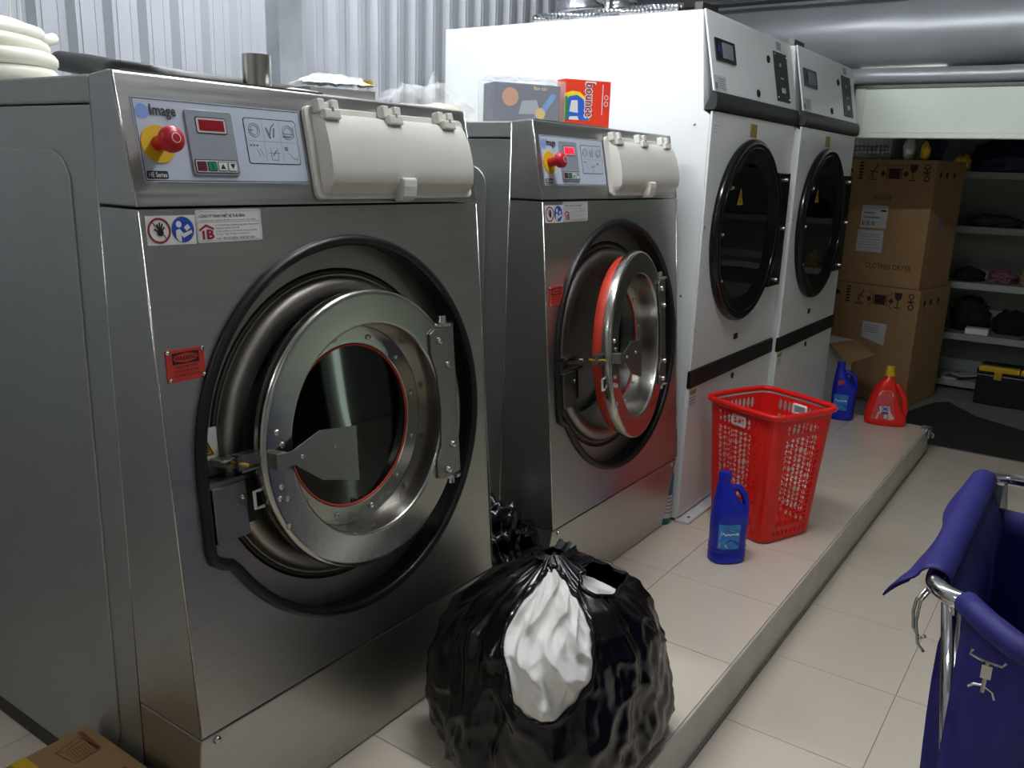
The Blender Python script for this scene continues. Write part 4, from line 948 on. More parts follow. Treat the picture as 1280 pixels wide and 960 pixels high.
def red_bottle():
    t = thing('detergent_bottle', 'red liquid detergent bottle with yellow cap on the platform end', 'bottle', (4.268, -.412, .001), -1.30)
    S = [(0, 0, .100, .045, 3), (.004, 0, .108, .052, 3), (.03, 0, .112, .055, 3), (.06, -.001, .109, .054, 2.9), (.10, -.012, .094, .051, 2.7), (.15, -.018, .077, .048, 2.6), (.20, -.018, .061, .044, 2.5), (.24, -.014, .046, .038, 2.3), (.262, -.008, .033, .031, 2.1), (.276, -.005, .024, .024, 2), (.285, -.005, .021, .021, 2)]
    loft(S, 32).build('bottle_body', 'red_plastic', t, smooth=True, auto=55)
    MB().tube([(.030, 0, .238), (.050, 0, .220), (.072, 0, .185), (.088, 0, .150), (.096, 0, .115), (.098, 0, .085), (.090, 0, .065)], [.014, .016, .0155, .015, .015, .016, .02], 12).build('handle', 'red_plastic', t, smooth=True)
    MB().lathe([(.0255, .283), (.0255, .305), (.022, .308), (.022, .334), (.020, .338), (0, .339)], 24, None, (-.005, 0)).build('cap', 'yellow', t, smooth=True, auto=40)
    def pos(u, v, o):
        # u across, v up: wrap on the front of the lofted body
        z = v; i = max(k for k in range(len(S)) if S[k][0] <= z); j = min(i + 1, len(S) - 1)
        f = 0 if j == i else (z - S[i][0]) / (S[j][0] - S[i][0]); q = [S[i][m] * (1 - f) + S[j][m] * f for m in range(5)]
        x = max(-.97, min(.97, (u - q[1]) / q[2])); y = -q[3] * (1 - abs(x) ** q[4]) ** (1 / q[4])
        return (u, y - .0008 - o, z)
    def lab(u, v):
        z = .035 + .165 * v; w = .066 - .034 * v; return pos(-.016 + w * (2 * u - 1), z, 0)
    l = MB(); l.grid(lab, 10, 10); lo = l.build('front_label', 'omo_pink', t, smooth=True)
    MB(pos).flat([(-.055, .04), (.03, .04), (.045, .05), (.02, .085), (-.045, .08)], .0008).build('splash_print', 'pale_pink', lo)
    MB(pos).flat([(-.04, .112), (.012, .115), (.018, .085), (-.002, .075), (-.034, .08)], .0010).build('splash_print', 'label_white', lo)
    text('OMO', (-.030, .088, .010, .112), pos, .0022, 'blue_sign', lo, bold=.05)
    MB(pos).flat([(-.028, .075), (.010, .075), (.008, .085), (-.026, .085)], .0020).build('name_bar', 'blue_sign', lo)
    MB(pos).flat([(-.012, .045), (.006, .045), (.008, .066), (-.006, .070), (-.014, .062)], .0018).build('shield_print', 'label_grey', lo)
    MB(pos).flat([(-.052, .172), (.028, .172), (.022, .190), (-.046, .190)], .0012).build('white_strip', 'label_white', lo)
    MB(pos).flat([(-.046, .190), (.022, .190), (.010, .204), (-.036, .204)], .0012).build('yellow_strip', 'yellow', lo)
red_bottle()
def teal_bottle():
    t = thing('teal_bottle', 'slim teal bottle tucked between the farther washer and the first dryer', 'bottle', (2.1445, -.025, .001), -.6)
    loft([(0, 0, .032, .030, 2), (.004, 0, .036, .034, 2), (.20, 0, .037, .035, 2), (.225, 0, .032, .030, 2), (.25, 0, .016, .016, 2), (.262, 0, .015, .015, 2)], 24).build('bottle_body', 'teal_plastic', t, smooth=True, auto=50)
    MB().lathe([(.0165, .258), (.0165, .288), (0, .289)], 18).build('cap', 'white', t, smooth=True, auto=40)
    MB().surf([(.0376, .03), (.0378, .125)], 28).build('front_label', 'label_grey', t, smooth=True)
    for q in range(5): MB().surf([(.0380, .05 + .015 * q), (.0380, .055 + .015 * q)], 28).build('label_line', 'ink_grey', t, smooth=True)
teal_bottle()

# ================================================================== rubbish bags
def big_bag():
    cx, cy = .775, -.375
    t = thing('rubbish_bag', 'full black plastic bag spilling white linen in front of the nearest washer', 'bag', (cx, cy, 0))
    A0 = math.radians(211)                    # side turned to the step and the room
    K = Vector((-.005, .015, .455))            # gathered knot
    prof = [(0, .0), (.17, .0), (.268, .012), (.305, .045), (.308, .10), (.302, .165), (.292, .235), (.276, .30), (.246, .352), (.198, .392), (.130, .428), (.062, .456), (.024, .475)]
    def prf(v):
        q = v * (len(prof) - 1); i = min(int(q), len(prof) - 2); f = q - i
        return (prof[i][0] * (1 - f) + prof[i + 1][0] * f, prof[i][1] * (1 - f) + prof[i + 1][1] * f)
    nu, nv = 220, 110
    def fn(u, v):
        a = 2 * PI * u; r, z = prf(v); top = max(0, (v - .42) / .58)
        c, s = math.cos(a), math.sin(a)
        wr = .030 * fbm((c, s, z * 2.2), 1.5) * min(1, 4 * v)
        k = a * 9 + 2.6 * noise.noise(Vector((c * 1.6, s * 1.6, z * 3.5)))
        wr += (.004 + .014 * top) * (1 - abs(math.sin(k))) * (1 - .5 * top)
        wr += .010 * (ridge((c * 1.6 + 3, s * 1.6, z * 5), 1.8) ** 3 if ridge((c * 1.6 + 3, s * 1.6, z * 5), 1.8) > 0 else 0)
        wr += .007 * (abs(noise.noise(Vector((c * 4 + z * 9, s * 4 - z * 6, z * 8 + 9)))) - .3)
        wr -= .012
        rr = max(.0, r + wr * min(1, r / .1))
        sq = 1 + .04 * math.cos(4 * (a - .6))
        x, y = rr * c * sq, rr * s * sq * .88
        z2 = z + .018 * fbm((c * 2, s * 2, 5), 1.5) * top * (1 - top)
        return (x + K.x * top, y + K.y * top, max(.001, z2))
    mb = MB(); mb.grid(fn, nu, nv, True)
    # openings: lens on the front, slot at the right
    HA, VC, HV = 213.0, .715, .215
    def wid(v): return 27 + 8 * max(0, (v - .62) / .3)
    def hole1(v, da): return ((v - VC) / HV) ** 2 + (da / wid(v)) ** 2
    lips = []
    def lip_curve(fuv, n):
        pts = []
        for k in range(n):
            u, v = fuv(2 * PI * k / n); p = Vector(fn(u % 1.0, v)); pts.append(p)
        for _ in range(2): pts = [(pts[k - 1] + pts[k] * 2 + pts[(k + 1) % n]) / 4 for k in range(n)]
        return [tuple(p) for p in pts]
    def gone(f):
        us = []; vs = []
        for i in f: us.append((i % nu) / nu); vs.append((i // nu) / (nv - 1))
        u = sum(us) / 4 if max(us) - min(us) < .5 else 0; v = sum(vs) / 4
        da = (u * 360 - HA + 540) % 360 - 180
        if hole1(v, da) < 1: return True
        db = (u * 360 - 298 + 540) % 360 - 180
        if ((v - .835) / .06) ** 2 + (db / 46) ** 2 < 1: return True
        return False
    fs = [f for f in mb.f if not gone(f)]
    mb.f = fs
    mb.build('bag_skin', 'bag_black', t, smooth=True)
    def l1(a):
        v = VC + HV * math.sin(a); return ((HA + wid(v) * math.cos(a)) / 360, v)
    MB().tube(lip_curve(l1, 120), [.0065 + .003 * math.sin(k * .8) for k in range(120)], 8, closed=True).build('bag_lip', 'bag_black', t, smooth=True)
    MB().tube(lip_curve(lambda a: ((298 + 46 * math.cos(a)) / 360, .835 + .06 * math.sin(a)), 90), .0055, 8, closed=True).build('bag_lip', 'bag_black', t, smooth=True)
    # knot tuft
    kn = MB()
    for j in range(7):
        a = j * .9; kn.grid(lambda u, v, a=a: (K.x + math.cos(a) * (.012 + .045 * v) + .012 * (u - .5) * math.sin(a) * -3, K.y + math.sin(a) * (.012 + .045 * v) + .012 * (u - .5) * math.cos(a) * 3, .452 + .03 * v - .03 * v * v * (j % 3) + .004 * math.sin(u * 9 + j)), 6, 6)
    kn.build('bag_knot', 'bag_black', t, smooth=True)
    # linen inside
    def ln(u, v):
        da = (u - .5) * 104; q = .46 + .50 * v; uu = ((HA + da) / 360) % 1.0
        p = Vector(fn(uu, q)); n = Vector((math.cos(math.radians(HA + da)), math.sin(math.radians(HA + da)), .35)).normalized()
        d2 = hole1(q, da); e = max(0, min(1, 1.08 - d2))
        w = u * 9 + 1.6 * noise.noise(Vector((u * 2.5, v * 3, 1)))
        fold = .027 * (1 - abs(math.sin(w * 2.4))) ** 1.3 + .024 * (1 - abs(noise.noise(Vector((u * 5, v * 3.4, 5)))) * 2.4) + .008 * (1 - abs(noise.noise(Vector((u * 11, v * 6, 2)))) * 2.4)
        off = -.014 + fold * min(1, e * 2.2) + .022 * e - .05 * max(0, d2 - 1)
        return tuple(p + n * off)
    l = MB(); l.grid(ln, 110, 110); l.build('linen_heap', 'linen', t, smooth=True)
    def ln2(u, v):
        a = math.radians(262) + u * 1.25; q = .74 + .17 * v; r, z = prf(q); c, s = math.cos(a), math.sin(a)
        f = .012 * (ridge((u * 6, v * 3, 12), .9) - .3)
        return ((r - .045 + f) * c, (r - .045 + f) * s * .88, z - .030 + .008 * math.sin(u * 12))
    l = MB(); l.grid(ln2, 60, 30); l.build('linen_heap', 'linen', t, smooth=True)
big_bag()
o = blob('rubbish_bag', (1.067, .03, .19), (.100, .15, .22), .22, 1.8, 'bag_black', seed=11, sub=5, flat=-.189, crumple=.25)
tag(o, 'small crumpled black bag stuffed in the gap between the two washers', 'bag')
o = blob('rubbish_bag', (1.05, .40, .30), (.085, .10, .30), .2, 2.2, 'bag_black', seed=13, sub=4, flat=-.299, crumple=.2)
tag(o, 'slack black bag farther back in the gap between the washers', 'bag')

# ================================================================== laundry trolley
def trolley():
    x0, x1, y0, y1, zr = .524, 1.203, -1.176, -1.63, .740
    t = thing('laundry_trolley', 'laundry trolley with a navy blue fabric sack on a chrome frame', 'trolley', (x0, y0, FZ))
    B = lambda x, y, z: (x - x0, y - y0, z - FZ)
    r = .0145; rc = .061
    bow = lambda q: .14 * max(0.0, math.sin(PI * q)) ** .75
    loop = []
    for ccx, ccy, a in ((x1 - rc, y0 - rc, 0), (x0 + rc, y0 - rc, PI / 2), (x0 + rc, y1 + rc, PI), (x1 - rc, y1 + rc, 1.5 * PI)):
        for k in range(9):
            q = a + PI / 2 * k / 8; loop.append((ccx + rc * math.cos(q), ccy + rc * math.sin(q), zr))
        if a == PI / 2:
            for k in range(1, 12): q = k / 12; loop.append((x0 - bow(q), y0 - rc + (y1 - y0 + 2 * rc) * q, zr))
    MB(B).tube(loop, r, 14, closed=True).build('top_rail', 'chrome', t, smooth=True)
    for x, y in ((x0 + .018, y0 - .03), (x1 - .018, y0 - .03), (x0 + .018, y1 + .03), (x1 - .018, y1 + .03)):
        sy = -.10 if y > (y0 + y1) / 2 else .10
        MB(B).tube([(x, y, zr - .010), (x, y + sy, FZ + .10)], r * .95, 14).build('upright', 'chrome', t, smooth=True)
        y += sy
        wheel = MB(B); wheel.lathe([(.03, -.014), (.045, -.012), (.045, .012), (.03, .014)], 20, lambda a, b, hh, x=x, y=y: B(x + a, y + hh, FZ + .046 + b))
        wheel.build('caster', 'black_plastic', t, smooth=True, auto=40)
        MB(B).box(x - .014, x + .014, y - .018, y + .018, FZ + .08, FZ + .115).build('caster_fork', 'chrome', t)
    lo = [(x0 + .018, y0 - .13, FZ + .12), (x1 - .018, y0 - .13, FZ + .12), (x1 - .018, y1 + .13, FZ + .12), (x0 + .018, y1 + .13, FZ + .12)]
    MB(B).tube(lo, r * .8, 10, closed=True).build('lower_rail', 'chrome', t, smooth=True)
    # fabric panels
    zb = FZ + .16
    def wav(a, b, k): return .007 * fbm((a * 3, b * 3, k), 1.4)
    def left(u, v):
        x = x0 + .03 + (x1 - x0 - .08) * u; z = zr - .005 - (zr - zb) * v
        return B(x, y0 - .016 - .036 * min(1, v * 9) + wav(u * 2, v * 2, 1), z)
    MB().grid(left, 30, 20).build('side_panel', 'navy_fabric', t, smooth=True, solid=.003)
    def right(u, v):
        x = x0 + .03 + (x1 - x0 - .08) * u; z = zr - .005 - (zr - zb) * v
        return B(x, y1 + .020 + wav(u * 2, v * 2, 3), z)
    MB().grid(right, 20, 12).build('side_panel', 'navy_fabric', t, smooth=True, solid=.003)
    def near(u, v):
        y = y0 - .052 - (y0 - y1 - .09) * u; z = zr - (zr - zb) * v
        return B(x0 - bow(min(1, max(0, (y0 - rc - y) / (y0 - y1 - 2 * rc)))) * (1 - .8 * v) - .010 * math.sin(PI * v) + wav(u * 2, v * 2, 5), y, z)
    np_ = MB().grid(near, 30, 24).build('end_panel', 'navy_fabric', t, smooth=True, solid=.003)
    # hem rolled over the near rail
    MB().tube([near(.0 + .99 * k / 20, 0) for k in range(21)], .019, 12).build('end_hem', 'navy_fabric', t, smooth=True)
    def far(u, v):
        y = y0 - .03 - (y0 - y1 - .06) * u; z = zr - .055 - (zr - .055 - zb) * v
        return B(x1 - .045 + wav(u * 2, v * 2, 7), y, z)
    MB().grid(far, 20, 14).build('end_panel', 'navy_fabric', t, smooth=True, solid=.003)
    MB(B).box(x1 - .053, x1 - .047, -1.224, -1.218, zb, zr - .055).build('panel_seam', 'navy_dark', t)
    MB(B).box(x1 - .048, x1 - .030, -1.214, -1.196, zr - .075, zr - .004).build('strap', 'crate_grey', t)
    MB(B).box(x0 + .01, x1 - .03, y1 + .03, y0 - .03, zb - .004, zb).build('sack_floor', 'navy_fabric', t)
    # outer corner fold of the sack beside the near upright
    def fold(u, v):
        z = zr - .04 - (zr - .04 - zb) * v
        return B(x0 + .020 + .03 * u, y0 - .052 - .10 * v + (.022 + .080 * v ** .6) * u, z)
    MB().grid(fold, 6, 12).build('corner_fold', 'navy_fabric', t, smooth=True, solid=.003)
    # sleeve draped over the left rail
    def slv(u, v):
        x = x0 + .050 + (x1 - x0 - .095) * u
        a = PI * 1.02 - v * PI * 1.25 ; rr = .027
        fl = max(0, (v - .72) / .28)
        y = y0 + .0 - rr * math.cos(PI - a) * -1 if False else y0 + rr * math.cos(a) * -1
        yy = y0 - rr * math.cos(a) * -1
        w_ = .018 * math.sin(u * 9.5 + .6) * fl + .012 * fl
        if v < .62:
            a2 = PI * v / .62; return B(x, y0 - .024 * math.cos(a2), zr + .021 * math.sin(a2) + .002 * math.sin(u * 22))
        q = (v - .62) / .38
        return B(x, y0 + .024 + .009 * math.sin(PI * q) + (.014 * math.sin(u * 9.5 + .6) + .008 + .030 * max(0, 1 - u / .12)) * q, zr - .048 * q + .004 * math.sin(u * 14) * q)
    MB().grid(slv, 50, 18).build('rail_sleeve', 'navy_fabric', t, smooth=True, solid=.003)
    # wire hook hanging at the corner
    MB(B).tube([(x0 + .040, y0 + .006, zr - .010), (x0 + .030, y0 + .018, zr - .03), (x0 + .028, y0 + .020, zr - .05), (x0 + .025, y0 + .016, zr - .075), (x0 + .014, y0 + .004, zr - .085), (x0 + .006, y0 - .004, zr - .075)], .0028, 6).build('wire_hook', 'steel_bolt', t, smooth=True)
    MB(B).tube([(x0 + .034, y0 + .002, zr - .012), (x0 + .028, y0 + .012, zr - .03), (x0 + .014, y0 + .012, zr - .060), (x0 + .004, y0 + .004, zr - .09), (x0 + .004, y0 - .006, zr - .10)], .0026, 6).build('wire_hook', 'steel_bolt', t, smooth=True)
    # metal emblem hook on the near panel
    ey, ez, ex = -1.272, .690, x0 - .100
    em = MB(B); em.tube([(ex, ey + .020, ez + .032), (ex, ey + .022, ez + .024), (ex, ey + .010, ez + .020), (ex, ey - .004, ez + .018), (ex, ey - .018, ez + .018), (ex, ey - .022, ez + .025)], .0022, 6)
    em.tube([(ex, ey + .018, ez - .026), (ex, ey + .012, ez - .020), (ex, ey, ez - .018), (ex, ey - .012, ez - .024), (ex, ey - .016, ez - .034)], .0022, 6)
    em.tube([(ex, ey, ez + .020), (ex, ey, ez - .028)], .0030, 6); em.box(ex - .003, ex + .002, ey - .007, ey + .006, ez - .006, ez + .014)
    em.build('metal_clip', 'steel_bolt', t)
trolley()

# ================================================================== small carton in the near left corner
def near_box():
    t = thing('cardboard_box', 'flat brown carton with a printed crate picture beside the nearest washer', 'box', (-.165, .08, 0.001), 0)
    MB().box(-.10, .150, -.30, .215, 0, .170).build('carton', 'cardboard', t, bevel=.002)
    TB = lambda u, v, o: (u, v, .170 + o)
    pr_ = MB(TB)
    g = lambda a, b, wd=.0012: (lambda l: pr_.flat([(a[0] - (b[1] - a[1]) / l * wd, a[1] + (b[0] - a[0]) / l * wd), (b[0] - (b[1] - a[1]) / l * wd, b[1] + (b[0] - a[0]) / l * wd), (b[0] + (b[1] - a[1]) / l * wd, b[1] - (b[0] - a[0]) / l * wd), (a[0] + (b[1] - a[1]) / l * wd, a[1] - (b[0] - a[0]) / l * wd)], .0006))(math.hypot(b[0] - a[0], b[1] - a[1]))
    # basket picture
    for k in range(8): g((.075 + .006 * k, .120), (.078 + .006 * k, .165), .0006)
    for k in range(6): g((.074, .122 + .008 * k), (.122, .122 + .008 * k), .0006)
    g((.070, .118), (.062, .178)); g((.062, .178), (.118, .190)); g((.118, .190), (.124, .122)); g((.070, .118), (.124, .120)); g((.062, .178), (.075, .168)); g((.075, .168), (.118, .178))
    pr_.build('crate_print', 'brown_print', t)
    MB(TB).flat([(.118, .125), (.128, .125), (.132, .205), (.122, .205)], .0006).build('text_bar', 'brown_print', t)
    MB(TB).flat([(.085, .02), (.125, .02), (.125, .035), (.085, .035)], .0007).build('text_bar', 'brown_print', t)
    MB(TB).prism([(-.003, .152), (.022, .152), (.020, .2155), (-.008, .2155)], 0, .0008).build('yellow_tape', 'yellow', t)
near_box()

# ================================================================== cartons by the store room
def big_carton(loc, rz, W, D, H, label, upper):
    t = thing('dryer_carton', label, 'carton', loc, rz, 'stacked brown dryer cartons')
    MB().box(0, D, 0, W, 0, H).build('carton', 'cardboard', t, bevel=.006)
    MB().box(.004, D - .004, .004, W - .004, H - .001, H + .0005).build('top_flap', 'cardboard_dark', t)
    T = lambda a, b, o: (-o, W - a, b)          # a from the left, seen from the front
    SD = lambda a, b, o: (a, -o, b)
    ink = MB(T); zt = H - .085; r = W - .055
    def flush(nm):
        MB_ = MB(); MB_.v, MB_.f = list(ink.v), list(ink.f); ink.v.clear(); ink.f.clear(); MB_.build(nm, 'carton_ink', t)
    def bar(a, b, wd):
        l = math.hypot(b[0] - a[0], b[1] - a[1]); px, py = -(b[1] - a[1]) / l * wd, (b[0] - a[0]) / l * wd
        ink.flat([(a[0] + px, a[1] + py), (b[0] + px, b[1] + py), (b[0] - px, b[1] - py), (a[0] - px, a[1] - py)], .0015)
    # hook
    ink.ringlathe([(.019, .0015), (.019, .002), (.012, .002), (.012, .0015)], 16, T, (r, zt + .040)); bar((r, zt + .022), (r, zt - .01), .004); bar((r - .022, zt - .004), (r + .022, zt + .010), .003); bar((r - .022, zt + .010), (r + .022, zt - .004), .003)
    ink.ringlathe([(.020, .0015), (.020, .002), (.012, .002), (.012, .0015)], 16, T, (r + .004, zt - .032))
    flush('hook_symbol')
    # glass
    g = r - .085; ink.flat([(g - .026, zt + .055), (g + .026, zt + .055), (g + .022, zt + .018), (g + .008, zt + .004), (g - .008, zt + .004), (g - .022, zt + .018)], .0015); bar((g, zt + .004), (g, zt - .045), .003); bar((g - .022, zt - .046), (g + .022, zt - .046), .0035)
    flush('glass_symbol')
    g = r - .205; ink.flat([(g - .038, zt - .038), (g + .038, zt - .038), (g + .038, zt + .028), (g - .038, zt + .028)], .0015); bar((g - .047, zt - .045), (g - .047, zt + .035), .003); bar((g + .047, zt - .045), (g + .047, zt + .035), .003)
    for q in (-.075, .075): ink.flat([(g + q - .018, zt - .006), (g + q, zt - .028), (g + q + .018, zt - .006), (g + q, zt + .016)], .0015)
    if upper: bar((g - .08, zt + .045), (g + .08, zt + .045), .0015); bar((g - .08, zt + .045), (g - .08, zt + .065), .0015); bar((g + .08, zt + .045), (g + .08, zt + .065), .0015)
    else:
        for q in (-1, 1): bar((g + q * .055, zt + .03), (g + q * .085, zt + .048), .002); bar((g + q * .055, zt - .03), (g + q * .085, zt - .06), .002)
    flush('clamp_symbol')
    g = r - .345; bar((g + .025, zt + .05), (g - .012, zt - .015), .004); bar((g - .028, zt + .012), (g + .028, zt + .002), .003); bar((g - .03, zt - .045), (g + .03, zt - .045), .0035); bar((g - .012, zt - .015), (g + .004, zt - .036), .004)
    flush('no_step_symbol')
    g = r - .43
    for q in range(6): bar((g, zt - .045 + .02 * q), (g, zt - .032 + .02 * q), .014)
    flush('strip_print')
    g = r - .525; ink.flat([(g + .042 * math.cos(PI * k / 10), zt + .034 * math.sin(PI * k / 10)) for k in range(11)], .0015); bar((g, zt), (g, zt - .042), .0025); bar((g, zt - .042), (g - .012, zt - .042), .0025)
    flush('umbrella_symbol')
    for a in (.09, .20, .33): MB(SD).flat(circle(a, H - .09, .022, 10), .0015).build('side_symbol', 'carton_ink', t)
    if upper:
        text('FRONT', (r - .33, H - .265, r - .20, H - .235), T, .0015, 'carton_ink', t)
        text('CLOTHES DRYER', (r - .32, .115, r - .01, .150), T, .0015, 'carton_ink', t)
        l = MB(T).prism([(r - .39, H - .45), (r - .215, H - .45), (r - .215, H - .30), (r - .39, H - .30)], .0005, .0015).build('shipping_label', 'label_grey', t)
        for q, e in ((.355, .30), (.385, .26)): MB(T).flat([(r - .375, H - q), (r - e, H - q), (r - e, H - q + .010), (r - .375, H - q + .010)], .002).build('label_line', 'ink_grey', l)
        for q in range(9): MB(T).flat([(r - .378 + .011 * q, H - .435), (r - .372 + .011 * q - .002 * (q % 3), H - .435), (r - .372 + .011 * q - .002 * (q % 3), H - .405), (r - .378 + .011 * q, H - .405)], .002).build('bar_code', 'ink', l)
        MB(T).flat([(r - .262, H - .34), (r - .222, H - .34), (r - .222, H - .328), (r - .262, H - .328)], .002).build('label_mark', 'ink', l)
        l2 = MB(T).prism([(r - .40, H - .61), (r - .22, H - .61), (r - .225, H - .465), (r - .40, H - .465)], .0005, .0015).build('shipping_label', 'label_grey', t)
        for q in range(6): MB(T).flat([(r - .39, H - .49 - .018 * q), (r - .24, H - .49 - .018 * q), (r - .24, H - .493 - .018 * q), (r - .39, H - .493 - .018 * q)], .002).build('label_line', 'ink_grey', l2)
        MB(SD).flat([(.20, H - .34), (.26, H - .34), (.26, H - .46), (.20, H - .46)], .0015).build('side_label', 'ink_grey', t)
    else:
        l = MB(T).prism([(r - .30, H - .36), (r - .14, H - .40), (r - .135, H - .25), (r - .30, H - .25)], .0005, .0015).build('shipping_label', 'label_grey', t)
        for q in range(4): MB(T).flat([(r - .29, H - .27 - .015 * q), (r - .19, H - .27 - .015 * q), (r - .19, H - .275 - .015 * q), (r - .29, H - .275 - .015 * q)], .002).build('label_line', 'ink_grey', l)
        MB(T).box(r - .075, r - .069, .02, H - .01, 0, .0012).build('crease', 'cardboard', t)
    MB(SD).box(.065, .068, .02, H - .02, 0, .0015).build('crease', 'cardboard', t)
    return t
PS = -.185
big_carton((5.339, -.330, FZ + .001), PS, .70, .545, .797, 'brown dryer carton standing on the floor, lower of the stack', False)
big_carton((5.345, -.312, FZ + .800), PS, .68, .530, .832, 'brown dryer carton on top of the other carton', True)
def white_sack():
    t = thing('white_carton', 'worn white printed carton with an open flap behind the blue bottle', 'carton', (4.62, .05, FZ + .001), -.35)
    MB().box(0, .28, -.02, .36, 0, .50).build('carton', 'paper', t, bevel=.01)
    fl = MB(); fl.add([(.0, -.02, .50), (.28, -.02, .50), (.28, -.17, .43), (.0, -.17, .40)], [(0, 1, 2, 3)]); fl.build('open_flap', 'cardboard', t, solid=.006)
    T = lambda a, b, o: (-o, .36 - a, b)
    ink = MB(T)
    for k in range(7):
        a = -.4 + k * .38; ink.flat([(.24 + .045 * math.cos(a), .40 + .05 * math.sin(a)), (.24 + .070 * math.cos(a), .40 + .07 * math.sin(a)), (.24 + .070 * math.cos(a + .28), .40 + .07 * math.sin(a + .28)), (.24 + .045 * math.cos(a + .28), .40 + .05 * math.sin(a + .28))], .001)
    ink.build('round_print', 'carton_ink', t)
    text('FIRST', (.17, .27, .30, .295), T, .001, 'carton_ink', t)
white_sack()

# dark flat sheet on the floor beyond the tiles
mm = MB(); edge = [(4.545, -2.6), (4.545, -.45), (4.75, -.30), (5.20, -.36), (5.62, -.47), (5.72, -.55), (5.42, -.76), (5.25, -1.05), (5.18, -1.6), (5.2, -2.6)]
mm.prism(edge, FZ + .0005, FZ + .006)
tag(mm.build('dark_floor_sheet', 'sheet_dark', bevel=.002), 'dark flat sheet on the floor beyond the last tiles', 'mat')

# ================================================================== store room shelves
SHX, SHB = 6.18, 6.60
SZ = (1.430, 1.050, .650, .275, -.075)
def shelves():
    t = thing('shelf_unit', 'grey metal shelf unit against the store room wall', 'shelf', (SHX, -.2, FZ))
    B = lambda x, y, z: (x - SHX, y + .2, z - FZ)
    for z in SZ:
        s = MB(B).box(SHX, SHB, -2.4, .6, z - .030, z).build('shelf_board', 'shelf_metal', t, bevel=.003)
        MB(B).box(SHX - .004, SHX + .004, -2.4, .6, z - .045, z + .002).build('shelf_lip', 'shelf_metal', s)
    for y in (.59, -.9 - 1.49):
        for x in (SHX + .01, SHB - .03): MB(B).box(x, x + .03, y - .015, y + .015, FZ, 1.9).build('upright', 'shelf_metal', t)
shelves()
def shelf_thing(name, label, cat, z, y, rad, m, seed, x=SHX + .20, amp=.3, sc=2.0, cr=.25, group=None, zoff=0):
    o = blob(name, (x, y, z + rad[2] * .55 + .002), rad, amp, sc, m, seed=seed, sub=4, flat=-rad[2] * .55, crumple=cr)
    return tag(o, label, cat, group)
shelf_thing('clothes_heap', 'navy clothes heaped on the top shelf', 'clothes', SZ[0], -.66, (.13, .27, .16), 'navy_dark', 21)
shelf_thing('clothes_heap', 'dark navy clothes piled at the right end of the top shelf', 'clothes', SZ[0], -1.24, (.13, .25, .15), 'navy_dark', 22)
shelf_thing('yellow_cloth', 'yellow cloth tucked among the navy clothes', 'cloth', SZ[0], -.325, (.05, .055, .075), 'yellow_dark', 23, x=SHX + .08)
shelf_thing('net_bundle', 'low grey green net bundle on the second shelf', 'bundle', SZ[1], -.58, (.10, .18, .05), 'fabric_grey', 24)
shelf_thing('cloth_bundle', 'grey mesh cloth bundle at the right of the second shelf', 'cloth', SZ[1], -.95, (.11, .12, .11), 'fabric_grey', 25, amp=.4)
shelf_thing('cloth_bundle', 'dark brown cloth bundle on the third shelf', 'cloth', SZ[2], -.47, (.10, .10, .06), 'fabric_black', 26)
shelf_thing('cloth_bundle', 'dusty pink cloth bundle on the third shelf', 'cloth', SZ[2], -.69, (.10, .085, .06), 'fabric_pink', 27, amp=.4)
shelf_thing('cloth_bundle', 'tan straps bundled on the third shelf', 'cloth', SZ[2], -.88, (.09, .075, .075), 'fabric_tan', 28, amp=.5, cr=.4)
shelf_thing('cloth_bundle', 'grey cloth at the right end of the third shelf', 'cloth', SZ[2], -1.08, (.09, .075, .06), 'fabric_grey', 30, amp=.4)
shelf_thing('black_bag', 'slumped black bag on the fourth shelf', 'bag', SZ[3], -.52, (.10, .13, .15), 'fabric_black', 31, x=SHX + .27)
shelf_thing('black_bag', 'long low black bag on the fourth shelf', 'bag', SZ[3], -.81, (.10, .13, .11), 'fabric_black', 32, x=SHX + .27)
shelf_thing('black_bag', 'black bag at the right end of the fourth shelf', 'bag', SZ[3], -1.10, (.10, .10, .10), 'fabric_black', 33, x=SHX + .27)
o = MB().box(-.05, .05, -.075, .075, 0, .045).build('white_box', 'white', bevel=.003, loc=(SHX + .06, -.60, SZ[3] + .003)); tag(o, 'small white box at the front of the fourth shelf', 'box')
o = MB().box(-.06, .06, -.10, .10, 0, .03).build('tablet_case', 'charcoal', bevel=.004, loc=(SHX + .07, -.98, SZ[3] + .003)); tag(o, 'flat dark case lying on the fourth shelf', 'case')
o = MB().box(-.05, .05, -.06, .06, 0, .07).build('grey_box', 'crate_grey', bevel=.003, loc=(SHX + .07, -.30, SZ[3] + .003)); tag(o, 'grey box at the left end of the fourth shelf', 'box')
for i, (y, a, m) in enumerate(((-.46, .1, 'paper'), (-.52, -.3, 'fabric_grey'), (-.58, -.7, 'label_grey'))):
    o = MB().box(-.10, .10, -.05, .05, 0, .012).build('booklet', m, loc=(SHX - .0 + .10, y, SZ[4] + .003 + .014 * i)); o.rotation_euler = (0, 0, a)
    tag(o, ('pale booklet at the bottom of a small pile on the lowest shelf', 'grey booklet in the middle of a small pile on the lowest shelf', 'light booklet on top of a small pile on the lowest shelf')[i], 'booklet', 'booklets on the lowest shelf')
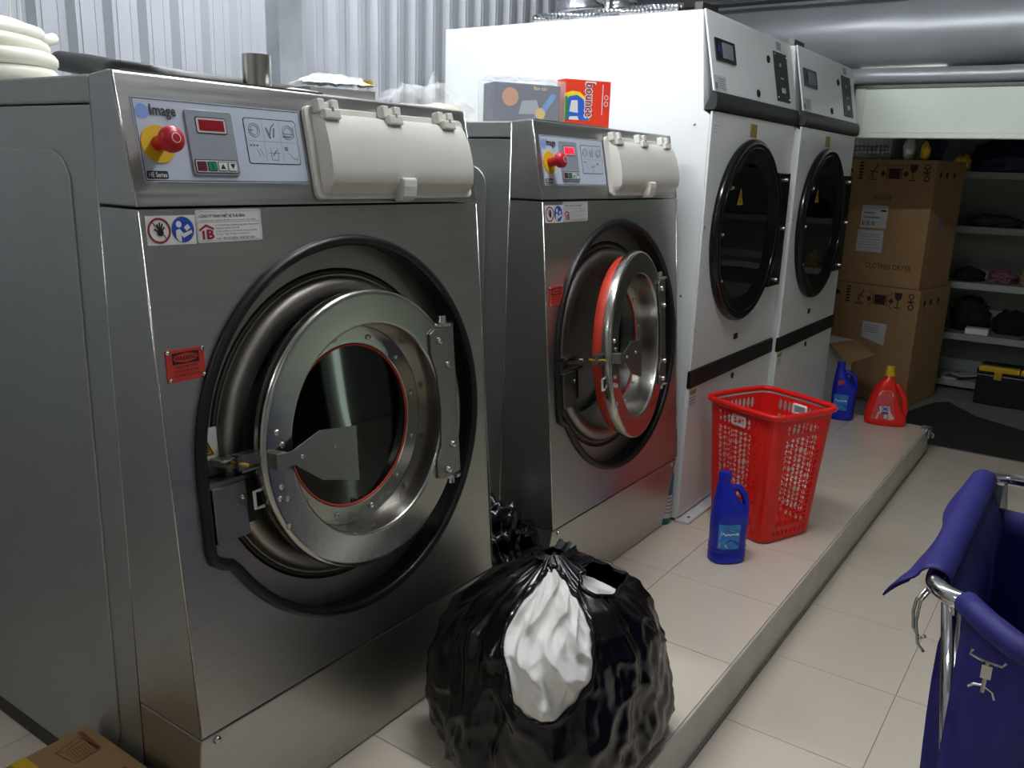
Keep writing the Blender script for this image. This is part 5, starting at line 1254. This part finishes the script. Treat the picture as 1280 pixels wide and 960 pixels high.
def toolbox():
    t = thing('toolbox', 'black toolbox with a yellow lid edge on the store room floor', 'toolbox', (5.83, -.685, FZ + .001), -.02)
    MB().box(0, .30, -.52, 0, 0, .215).build('box_body', 'black_plastic', t, bevel=.008)
    MB().box(-.004, .304, -.524, .004, .218, .255).build('lid', 'black_plastic', t, bevel=.008)
    for y0, y1 in ((-.255, -.008), (-.50, -.262)): MB().box(-.010, .06, y0, y1, .236, .272).build('yellow_edge', 'yellow', t, bevel=.006)
    for y in (-.13, -.40): MB().box(-.014, -.002, y - .025, y + .025, .185, .240).build('latch', 'yellow_dark', t, bevel=.003)
toolbox()
# things on top of the cartons
def wire_crate():
    t = thing('wire_crate', 'grey plastic lattice crate on top of the upper carton', 'crate', (5.42, -.01, FZ + 1.634), PS)
    n = 0
    fr = MB(); fr.box(0, .012, 0, .40, 0, .02); fr.box(0, .012, 0, .40, .16, .175); fr.box(0, .30, 0, .012, 0, .175); fr.box(0, .30, .388, .40, 0, .175); fr.box(.288, .30, 0, .40, 0, .175); fr.box(0, .30, 0, .40, 0, .008)
    fr.build('crate_frame', 'crate_grey', t)
    for k in range(1, 14): MB().box(.002, .010, .40 * k / 14 - .004, .40 * k / 14 + .004, .018, .162).build('slat', 'crate_grey', t)
    for k in range(1, 6): MB().box(.0, .012, .01, .39, .02 + .024 * k - .003, .02 + .024 * k + .003).build('crossbar', 'crate_grey', t)
wire_crate()
o = blob('clear_bundle', (5.46, -.112, FZ + 1.634 + .06), (.045, .035, .075), .3, 2, 'paper', seed=41, sub=3, flat=-.058, crumple=.3); tag(o, 'pale wrapped bundle beside the lattice crate on the carton', 'bundle')
o = blob('dark_jacket', (5.57, -.235, FZ + 1.634 + .075), (.08, .07, .11), .25, 2, 'navy_dark', seed=42, sub=4, flat=-.073, crumple=.2); tag(o, 'dark jacket folded at the right corner of the upper carton', 'clothes')
o = blob('yellow_cloth', (5.40, -.222, FZ + 1.634 + .045), (.03, .028, .06), .3, 2, 'yellow', seed=43, sub=3, flat=-.043, crumple=.3); tag(o, 'bright yellow cloth at the front corner of the upper carton', 'cloth')
